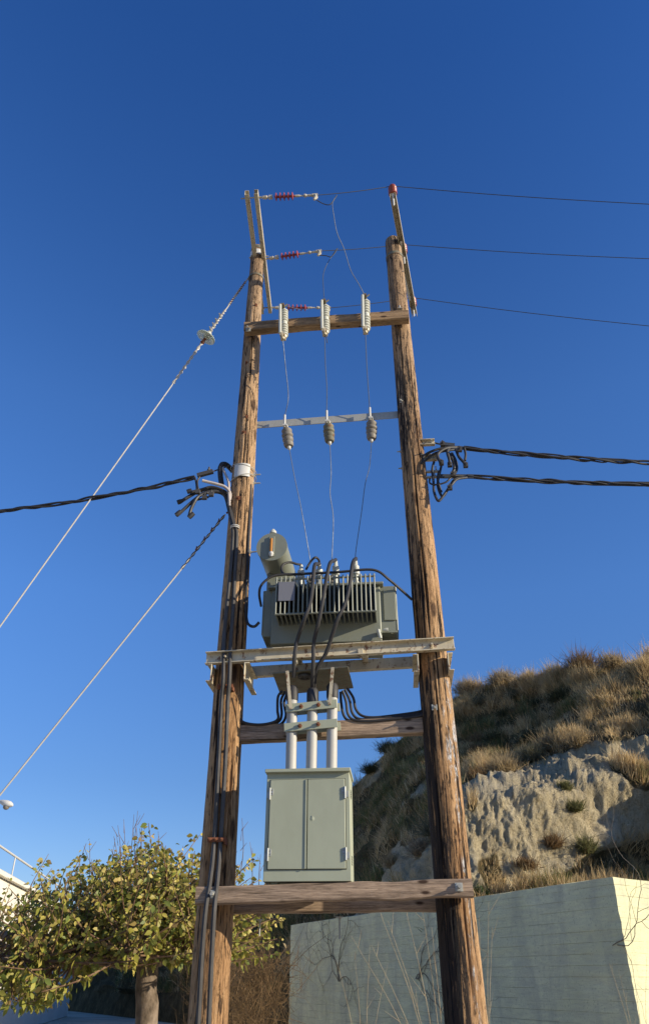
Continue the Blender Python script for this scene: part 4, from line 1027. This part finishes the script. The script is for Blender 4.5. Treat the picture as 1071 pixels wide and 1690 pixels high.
# cluster of LV cables at the left pole
def lv(pts, r, label, mat='rubber', name='service_cable', group='cable ends at the left pole'): return cable(PS(pts), r, label, mat, group, name)
LC = []
LC.append(lv([(387, 866, .13), (382, 845, .10), (377, 825, .06), (372, 812, .05), (352, 808, .08), (330, 810, .1), (300, 827, .14), (295, 829, .14)], .020, 'black cable end reaching farthest left in the upper fan of the left cluster'))
LC.append(lv([(386, 868, .14), (380, 846, .13), (376, 822, .1), (371, 811, .1), (350, 804, .13), (333, 808, .15), (316, 812, .18), (311, 812, .18)], .017, 'shorter black cable end at the top of the left cluster'))
LC.append(lv([(384, 868, .13), (378, 842, .08), (373, 822, .08), (366, 812, .12), (340, 813, .18), (320, 826, .22), (296, 848, .26), (292, 850, .26)], .018, 'black cable end pointing down and farthest left in the left cluster'))
LC.append(lv([(383, 866, .12), (377, 838, .05), (371, 818, .06), (355, 812, .14), (330, 818, .22), (318, 835, .25), (313, 850, .26), (312, 853, .26)], .018, 'thick black cable end hanging lowest in the left cluster'))
for k, (x, y, v) in enumerate(((293, 829.5, .14), (309, 812, .18), (291, 850.5, .26), (312, 854, .26))):
    p = S(x, y, v); q = S(x + 8, y - (3 if k < 2 else 7), v)
    obj('end_cap', MB().tube([p, p.lerp(q, .5), q], [.026, .027, .022], 12), M['rubber'], LC[(0, 1, 2, 3)[k]])
lv([(378, 832, .12), (380, 815, .13), (372, 804, .16), (358, 799, .19), (342, 795, .22), (334, 793, .24)], .017, 'pale grey cable end above the black fan of the left cluster', 'rubber_pale')
lv([(379, 835, .14), (378, 815, .14), (377, 795, .1), (370, 778, .05), (368, 772, .02)], .014, 'pale cable rising up beside the left pole to the black hooked cable', 'rubber_pale')
lv([(366, 800, .02), (364, 785, .02), (364, 772, .02), (368, 766, .0), (375, 768, -.05), (385, 778, -.1)], .030, 'thick black cable hooking over behind the left pole above its cluster')
lv([(345, 820, .2), (338, 822, .2), (330, 824, .2), (318, 826, .18)], .012, 'thin black cable with clips under the fan of the left cluster')
for k, (x, y) in enumerate(((338, 821), (349, 816), (327, 812))):
    p = S(x, y, .22); one('cable_clip', MB().box(p, .05, .04, .045).hexnut(p + Z * .02, Z, .014, .012, .025), M['rubber_grey'], ('grey clip under the fan of cables, the middle one', 'grey clip under the fan of cables, nearest the left pole', 'grey clip in the fan of cables, farthest from the left pole')[k], 'clip', 'clips on the left cables')
def twisted(path, r, R, turns, label, cat='cable', n=3, mat='rubber', name='twisted_cable', group=None):
    # one bundle of strands laid round each other
    b = MB(); k = len(path)
    for s_ in range(n):
        pts = []
        for i, p in enumerate(path):
            d = (path[min(i + 1, k - 1)] - path[max(i - 1, 0)]).normalized(); x, y = frame_of(d); a = 2 * math.pi * (s_ / n + turns * i / (k - 1) + .22 * mnoise.noise(Vector((i * .12, s_ * 3.0, turns)))); Rr = R * (1 + .6 * mnoise.noise(Vector((i * .1, s_ * 5.0 + 2, turns))))
            pts.append(p + (x * math.cos(a) + y * math.sin(a)) * Rr)
        b.tube(pts, r * (.75 if s_ % 2 else 1), 7)
    return one(name, b, M[mat], label, cat, group)
lp0, lp1 = S(322, 788, .05), S(0, 833, -.05)
twisted(sag(lp0, lp1 + (lp1 - lp0) * .5, .10, 80), .0125, .017, 4.3, 'twisted black cable running from the left pole cluster out to the left edge')
q = S(340, 781, .03); one('tension_clamp', MB().bar(S(326, 785, .03), S(352, 778, .03), .04, .045).hexnut(S(345, 777, .03), Z, .02, .02, .03).tube([S(352, 778, .03), S(366, 773, .0), S(380, 768, -.02)], .008, 6), M['rubber_grey'], 'clamp gripping the twisted cable left of the left pole', 'clamp')
lv([(330, 787, .05), (326, 795, .06), (328, 808, .1), (334, 812, .12)], .010, 'thin black loop from the twisted cable down to the left fan')
lv([(322, 788, .05), (324, 797, .06), (325, 809, .1)], .010, 'second thin black loop under the twisted cable clamp')
# guy wires
def guy(a, b, r, label, mid=None, turns=26):
    path = [a.lerp(b, i / 120) for i in range(121)]
    e = a + (b - a) * ((0 - a.z) / (b.z - a.z)) if b.z < a.z else b
    root = thing('guy_wire', a, label, 'guy wire', 'guy wires to the left of the poles')
    obj('strand', MB().tube([a, (a + e) / 2, e], r, 6), M['guy'], root)
    return root, (e - a).normalized(), e
ga_, gb_ = S(412, 456, 0), S(0, 1035, 0)
g1, gd, ge_ = guy(ga_, gb_, .0085, 'upper guy wire with a clear disc insulator, from the left pole top')
gi = S(338, 555, 0); tG = (gi - ga_).dot(gd); gi = ga_ + gd * tG
di = thing('disc_insulator', gi, 'clear glass disc insulator hanging in the upper guy wire', 'insulator')
obj('glass_disc', MB().lathe(gi - gd * .02, gd, [(0, .03), (.01, .08), (.02, .125), (.035, .13), (.045, .10), (.04, .05), (.06, .03)], 28), M['glass'], di)
obj('metal_cap', MB().lathe(gi - gd * .10, gd, [(0, .016), (.02, .035), (.07, .045), (.09, .04)], 16), M['galv'], di)
obj('pin', MB().lathe(gi + gd * .02, gd, [(0, .02), (.06, .02), (.09, .03), (.11, .014)], 10), M['rust'], di)
def twist_on(root, p, L_, r=.016, mat='guy', name='preformed_grip'):
    b = MB(); x, y = frame_of(gd if root is not g2r else gd2)
    d = gd if root is not g2r else gd2
    for s_ in (0, math.pi):
        b.tube([p + d * (L_ * i / 60) + (x * math.cos(s_ + i * .45) + y * math.sin(s_ + i * .45)) * r * .75 for i in range(61)], .0062, 6)
    return obj(name, b, M[mat], root)
ga2, gb2 = S(372, 849, .0), S(0, 1313, 0)
g2r, gd2, ge2 = guy(ga2, gb2, .0085, 'lower guy wire with dark grips, from the left pole below the cable cluster')
twist_on(g1, gi - gd * 1.0, .38); twist_on(g1, gi - gd * .52, .40, .018); twist_on(g1, gi + gd * .10, .75, .02)
twist_on(g1, ga_ + gd * .12, .45, .013, 'rust')
b = MB()
for k in (.12, .20, .28, .38): b.hexnut(gi - gd * k - V * .02, V, .018, .03, .06)
obj('clamp_bolts', b, M['galv'], g1)
twist_on(g2r, ga2 + gd2 * .02, .75, .013, 'rubber_grey')
b = MB()
for k in (.12, .25, .38, .52): b.hexnut(ga2 + gd2 * k, Z, .014, .02, .03)
obj('clamp_bolts', b, M['rust'], g2r)
obj('eye_bolt', MB().tube([ga_ - gd * .02, S(420, 452, 0)], .012, 8), M['rust'], g1)
obj('eye_bolt', MB().tube([ga2 - gd2 * .02, S(385, 842, 0)], .012, 8), M['rust'], g2r)

# ================================================================== RIGHT POLE CLUSTER
def rv(pts, r, label, mat='rubber'): return cable(PS(pts), r, label, mat, 'cable loops at the right pole', 'service_cable')
for (x0, x1, y, lab) in ((696, 717, 733, 'topmost cream bracket'), (699, 721, 758, 'middle cream bracket'), (703, 724, 779, 'thin lower bracket'), (703, 722, 788, 'lowest thin bracket')):
    r_ = thing('wall_bracket', S(x0, y, 0), lab + ' on the right side of the right pole', 'bracket', 'brackets on the right pole')
    r_.name = 'cable_bracket'
    a, b = S(x0 - 4, y, .05), S(x1, y - 1, .05)
    if y < 770:
        obj('channel', MB().extrude(a, b, channel_prof(.075, .05, .008), (V, Z)), M['channel'], r_, .001)
        obj('bolt', MB().hexnut(b - U * .04 + V * .01, V, .016, .02, .05), M['galv'], r_)
    else:
        obj('bar', MB().bar(a, b, .035, .018), M['galv'], r_, .001); obj('bolt', MB().hexnut(b - U * .03, Z, .014, .02, .05), M['galv'], r_)
tw0 = S(765, 739, .05); tw0e = S(1071, 757, -.05)
twisted(sag(tw0, tw0e + (tw0e - tw0) * .6, .06, 90), .012, .019, 3.6, 'upper twisted black cable leaving the right pole to the right edge', n=4, group='twisted cables to the right')
tw1 = S(770, 786, .05); tw1e = S(1071, 793, -.05)
twisted(sag(tw1, tw1e + (tw1e - tw1) * .6, .05, 90), .012, .018, 2.9, 'lower twisted black cable leaving the right pole to the right edge', n=4, group='twisted cables to the right')
one('tension_strap', MB().bar(S(722, 786, .06), S(781, 786.5, .06), .02, .045), M['wire_dark'], 'dark flat strap anchoring the lower twisted cable at the right pole', 'strap')
one('tension_strap', MB().tube([S(717, 731, .05), S(735, 735, .05), S(768, 739, .05)], .010, 6).bar(S(730, 733, .05), S(750, 735, .05), .03, .04), M['wire_dark'], 'dark tension strap anchoring the upper twisted cable at the right pole', 'strap')
loops = [([(768, 739, .05), (745, 738, .08), (720, 742, .1), (700, 752, .1), (697, 765, .08), (690, 770, .04)], .015, 'dark loop from the upper twisted cable back to the pole side'),
         ([(768, 740, .03), (742, 743, .12), (718, 748, .14), (704, 758, .12), (694, 766, .10)], .015, 'dark loop just under the uppermost one at the right pole'),
         ([(755, 738, .06), (735, 740, .15), (722, 750, .18), (726, 762, .2), (728, 763, .2)], .017, 'short hooked dark loop ending beside the middle bracket'),
         ([(745, 738, .06), (738, 745, .16), (741, 758, .18), (742, 768, .18)], .017, 'dark cable end dropping straight down in the middle of the right cluster'),
         ([(752, 742, .1), (757, 754, .15), (764, 762, .18), (769, 769, .18)], .016, 'dark cable end with a tip pointing down right in the right cluster'),
         ([(766, 740, .08), (768, 750, .1), (767, 760, .12)], .014, 'short dark cable end at the far right of the right cluster'),
         ([(745, 748, .1), (752, 762, .12), (753, 775, .14), (748, 784, .14)], .017, 'thick curved cable on the right side of the right cluster'),
         ([(740, 748, .12), (748, 762, .14), (749, 774, .16), (745, 783, .16)], .017, 'thick curved cable just inside the rightmost curve of the right cluster'),
         ([(770, 787, .05), (752, 790, .08), (742, 802, .1), (733, 817, .12), (728, 818, .12), (722, 800, .1), (726, 778, .08), (730, 760, .08)], .014, 'large dark loop hanging lowest but one in the right cluster'),
         ([(770, 788, .07), (754, 791, .12), (745, 800, .14), (735, 813, .15), (727, 824, .15), (722, 826, .15), (716, 812, .12), (715, 795, .1), (713, 775, .08), (716, 762, .08)], .014, 'largest dark loop hanging lowest in the right cluster'),
         ([(768, 785, .05), (748, 786, .1), (735, 796, .12), (718, 800, .12), (709, 797, .1), (709, 790, .06)], .010, 'thin dark loop below the lower strap of the right cluster'),
         ([(724, 778, .1), (722, 790, .1), (724, 800, .12), (728, 812, .12)], .014, 'dark cable dropping beside the right pole behind the loops')]
for pts, r, lab in loops: rv(pts, r, lab)
for k, (x, y, lab) in enumerate(((730, 733, 'clip on the upper strap of the right cluster, nearer the pole'), (758, 742, 'clip on the upper strap of the right cluster, farther from the pole'), (742, 767, 'clip at the tip of the middle cable end of the right cluster'), (768, 768, 'clip at the tip of the right cable end of the right cluster'), (728, 764, 'clip at the hooked loop of the right cluster'), (747, 783, 'clip where the curved cables meet the lower strap'), (742, 805, 'small clip on the lowest loops of the right cluster'))):
    p = S(x, y, .17); one('cable_clip', MB().box(p, .05, .04, .05).hexnut(p + V * .02, V, .013, .012, .03).hexnut(p + Z * .02, Z, .013, .012, .02), M['rubber_grey'], lab, 'clip', 'clips on the right cables')

# ================================================================== TREE at the left
g = G('pollard_bark', .9, spec=.15); n = g.noise((9, 9, 5), 6, .65)
g.color(g.ramp(n, [(.32, (.06, .045, .03)), (.5, (.16, .12, .085)), (.7, (.27, .21, .155))])); g.bump(n, .9, .02); M['bark'] = g.m
g = G('twig_bark', .85, spec=.15); g.color(g.ramp(g.noise((9, 9, 9), 4), [(.4, (.12, .07, .045)), (.65, (.24, .155, .09))])); M['twig'] = g.m
g = G('leaf', .5, spec=.35); tone = g.attr('tone').outputs['Color']; g.color(tone)
tr = g.n('ShaderNodeBsdfTranslucent'); g.l(g.mix(.5, tone, (.30, .30, .05)), tr.inputs[0]); mx = g.n('ShaderNodeMixShader'); mx.inputs[0].default_value = .35
g.l(g.b.outputs[0], mx.inputs[1]); g.l(tr.outputs[0], mx.inputs[2]); g.l(mx.outputs[0], g.nt.nodes['Material Output'].inputs[0]); M['leaf'] = g.m
YT = 11.0
tr_base = AY(242, 1640, YT); tr_base.z = 0
tree = thing('pollarded_tree', tr_base, 'low pollarded tree with yellow green drooping leaves behind the left pole', 'tree')
fork = AY(243, 1586, YT)
mb = MB().tube(spl([tr_base, tr_base.lerp(fork, .5) + Vector((.07, 0, 0)), fork], 6), [.20, .185, .17, .16, .15, .148, .142, .138, .136, .134, .132, .130, .125], 16); mb.v = [q + Vector((mnoise.noise(q * 5), mnoise.noise(q * 5 + Vector((9, 0, 0))), 0)) * .035 for q in mb.v]; obj('trunk', mb, M['bark'], tree)
rt = random.Random(11); limbs = []
limb_defs = [[(243, 1588, YT), (205, 1590, YT - .1), (170, 1582, YT - .2), (135, 1580, YT - .1), (112, 1572, YT), (60, 1560, YT + .1), (0, 1540, YT)],
             [(243, 1588, YT), (270, 1582, YT - .2), (300, 1574, YT - .4), (325, 1572, YT - .5)],
             [(262, 1584, YT - .15), (280, 1566, YT - .3), (272, 1552, YT - .35), (285, 1558, YT - .3)],
             [(243, 1588, YT), (238, 1565, YT + .2), (255, 1550, YT + .6), (300, 1545, YT + 1.0), (355, 1535, YT + 1.3)],
             [(180, 1584, YT - .2), (120, 1590, YT - .7), (60, 1585, YT - 1.0), (15, 1580, YT - 1.1), (-50, 1570, YT - 1.1)],
             [(243, 1588, YT), (215, 1575, YT + .6), (150, 1570, YT + 1.2), (70, 1572, YT + 1.5), (-30, 1555, YT + 1.6)],
             [(243, 1588, YT), (235, 1580, YT - .7), (200, 1575, YT - 1.2)]]
for k, ld_ in enumerate(limb_defs):
    P_ = spl([AY(*q) for q in ld_], 6); m = len(P_)
    P_ = [p + Vector((mnoise.noise(p * 3), mnoise.noise(p * 3 + Vector((5, 0, 0))), mnoise.noise(p * 3 + Vector((0, 5, 0))))) * .03 for p in P_]
    rad = [(.085 if k < 2 else .055) * (1 - .45 * i / m) * (1 + .35 * mnoise.noise(P_[i] * 7)) for i in range(m)]
    obj('limb', MB().tube(P_, rad, 10), M['bark'], tree); limbs.append(P_)
topx = [-80, 0, 30, 60, 100, 150, 200, 232, 258, 300, 330, 380, 430, 470]
topy = [1455, 1442, 1415, 1440, 1423, 1412, 1405, 1392, 1375, 1408, 1396, 1410, 1428, 1470]
Yn = YT
leafv, leaff, leafc = [], [], []
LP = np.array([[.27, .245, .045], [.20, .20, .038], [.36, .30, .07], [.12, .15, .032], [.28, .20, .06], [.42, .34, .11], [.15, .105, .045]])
def add_leaf(p, d, ln, wd_, c):
    d = d.normalized(); s_ = d.cross(Vector((rt.uniform(-1, 1), rt.uniform(-1, 1), rt.uniform(-.3, .3)))).normalized(); nn_ = s_.cross(d)
    if nn_.z < 0: nn_ = -nn_
    k = len(leafv); fold = rt.uniform(.1, .45)
    for (t_, w_) in ((0, 0), (.3, .8), (.62, 1), (1, 0)):
        c_ = p + d * ln * t_ - Z * (ln * .25 * t_ * t_) 
        if w_ == 0: leafv.append(c_); leafc.append(c)
        else:
            leafv.extend([c_, c_ + s_ * wd_ * .5 * w_ + nn_ * wd_ * fold * .5 * w_, c_ - s_ * wd_ * .5 * w_ + nn_ * wd_ * fold * .5 * w_]); leafc.extend([c, c, c])
    # 0 base, 1 mid,2 l,3 r, 4 mid,5 l,6 r, 7 tip
    leaff.extend([(k, k + 2, k + 1), (k, k + 1, k + 3), (k + 2, k + 5, k + 4), (k + 2, k + 4, k + 1), (k + 1, k + 4, k + 6), (k + 1, k + 6, k + 3), (k + 5, k + 7, k + 4), (k + 4, k + 7, k + 6)])
shoots = MB(); bare = MB()
ns = 0
while ns < 640:
    P_ = rt.choice(limbs + [limbs[0], limbs[4], limbs[5], limbs[3]]); st = P_[rt.randint(3, len(P_) - 1)].copy()
    tx = rt.uniform(-60, 345) if rt.random() < .88 else rt.uniform(330, 470)
    ty = float(ip(tx, topx, topy)) + (rt.random() ** 1.15) * (235 if tx < 120 else 165) + 4 - (rt.uniform(4, 30) if rt.random() < .2 else 0)
    Yt = st.y + rt.uniform(-.8, .9)
    e = AY(tx, ty, Yt)
    if (e - st).length > 2.3 or ty > (1690 if tx < 120 else 1578) or (tx < 345 and abs(e.x - st.x) > .65): continue
    mid_ = st.lerp(e, .5) + Vector((rt.uniform(-.15, .15), rt.uniform(-.15, .15), -.08 + rt.uniform(-.05, .12)))
    path = spl([st, mid_, e], 7); m = len(path)
    shoots.tube(path, [.013 * (1 - .75 * i / m) for i in range(m)], 5)
    L_ = (e - st).length; nl = int(L_ * rt.uniform(20, 32)) + 6
    if tx > 345: nl = int(nl * .6)
    for i in range(nl):
        f_ = rt.uniform(.22, 1.0) ** .8; k = min(m - 2, int(f_ * (m - 1))); p = path[k].lerp(path[k + 1], f_ * (m - 1) - k)
        ax_ = (path[k + 1] - path[k]).normalized()
        out = Vector((rt.gauss(0, 1), rt.gauss(0, 1), rt.gauss(-.15, .6))).normalized()
        d = (out + ax_ * .4 - Z * .25); ln = rt.uniform(.042, .095)
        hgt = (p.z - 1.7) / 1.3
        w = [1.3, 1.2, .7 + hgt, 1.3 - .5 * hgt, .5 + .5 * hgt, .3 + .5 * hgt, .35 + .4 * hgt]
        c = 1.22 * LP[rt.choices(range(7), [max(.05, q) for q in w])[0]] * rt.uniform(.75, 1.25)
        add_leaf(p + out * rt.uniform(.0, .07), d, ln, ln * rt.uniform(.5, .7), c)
    ns += 1
for (x, y0, y1) in ((150, 1450, 1388), (197, 1430, 1362), (205, 1440, 1352), (222, 1440, 1344), (228, 1430, 1338), (236, 1430, 1360), (262, 1420, 1372), (385, 1440, 1372), (398, 1430, 1350), (415, 1450, 1400), (190, 1440, 1380), (430, 1460, 1410)):
    p, q = AY(x + rt.uniform(-6, 6), y0 + 30, YT + .3), AY(x + rt.uniform(-3, 3), y1, YT + .2)
    pth = spl([p, p.lerp(q, .5) + Vector((rt.uniform(-.04, .04), 0, 0)), q], 5); bare.tube(pth, [.007 * (1 - .7 * i / 11) for i in range(11)], 5)
    for t_ in (.5, .65, .8):
        o_ = p.lerp(q, t_); bare.tube([o_, o_ + Vector((rt.uniform(-.1, .1), rt.uniform(-.05, .05), rt.uniform(.08, .2)))], [.004, .002], 4)
obj('shoots', shoots, M['twig'], tree); obj('bare_twigs', bare, M['twig'], tree)
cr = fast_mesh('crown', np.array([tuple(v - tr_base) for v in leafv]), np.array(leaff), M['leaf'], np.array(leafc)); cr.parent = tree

# ---- dry weeds in front of the grey wall
def weed(bpx, Y, tips, label, r=.0042):
    b = AY(*bpx, Y); b.z = 0
    m_ = MB(); rw = random.Random(len(tips))
    for (tx, ty) in tips:
        t = AY(tx, ty, Y + rw.uniform(-.3, .3)); md = b.lerp(t, .55) + Vector((-(t.x - b.x) * .12, 0, .05))
        pth = spl([b + Vector((rw.uniform(-.06, .06), rw.uniform(-.06, .06), 0)), md, t], 8); k = len(pth)
        m_.tube(pth, [r * (1 - .75 * i / k) for i in range(k)], 5)
        for i in range(6, k - 1, 3):
            if rw.random() < .6:
                p = pth[i]; m_.tube([p, p + Vector((rw.uniform(-.16, .16), rw.uniform(-.08, .08), rw.uniform(.08, .22)))], [r * .5, r * .2], 4)
    one('dry_weed', m_, M['stalk'], label, 'weed', 'dry weeds in front of the wall', at=b)
g = G('dry_stalk', .85, spec=.15); g.color(g.ramp(g.noise((8, 8, 8), 4), [(.35, (.30, .22, .12)), (.65, (.50, .39, .23))])); M['stalk'] = g.m
def brush(bpx, Y, top_y, n, spread, pal, label):
    b = AY(*bpx, Y); b.z = 0; h = AY(bpx[0], top_y, Y).z
    base_ = rng.normal(size=(n, 3)) * np.array([spread * .45, spread * .45, 0]); base_[:, 2] = rng.random(n) ** .6 * h * .72
    d = rng.normal(size=(n, 3)) * .75 + np.array([0, 0, .75])
    ca, cb2_ = np.array(PALS[pal]); cc_ = (ca + (cb2_ - ca) * rng.random((n, 1))) * rng.uniform(.7, 1.2, (n, 1))
    v, f, c = blades(base_, d, h * rng.uniform(.10, .34, n), rng.uniform(.002, .0055, n), cc_, .35)
    o = fast_mesh('dry_bush', v, f, M['grass'], c); o.location = b; tag(o, label, 'bush', 'dry bushes at the left end of the wall')
brush((428, 1640), 14.5, 1508, 1100, .55, 'brown', 'tangled dry bush filling the gap between the left pole and the wall end')
brush((375, 1640), 16.0, 1522, 1000, .7, 'brown', 'lower tangled dry bush behind the foot of the left pole')
weed((735, 1720), 9.0, [(580, 1545), (613, 1560), (640, 1520), (667, 1490), (697, 1500), (712, 1530), (625, 1500)], 'tall fan of dry straw coloured stalks left of the right pole foot')
weed((792, 1720), 9.0, [(806, 1487), (790, 1510), (812, 1530)], 'few dry stalks standing right of the right pole foot')
weed((600, 1720), 12.0, [(585, 1570), (560, 1600), (640, 1590), (610, 1560)], 'lower dry stalks in front of the middle of the grey wall')
weed((1050, 1700), 11.0, [(1005, 1590), (1040, 1575), (1066, 1580), (1020, 1600)], 'low dry stalks before the sunlit corner of the wall')
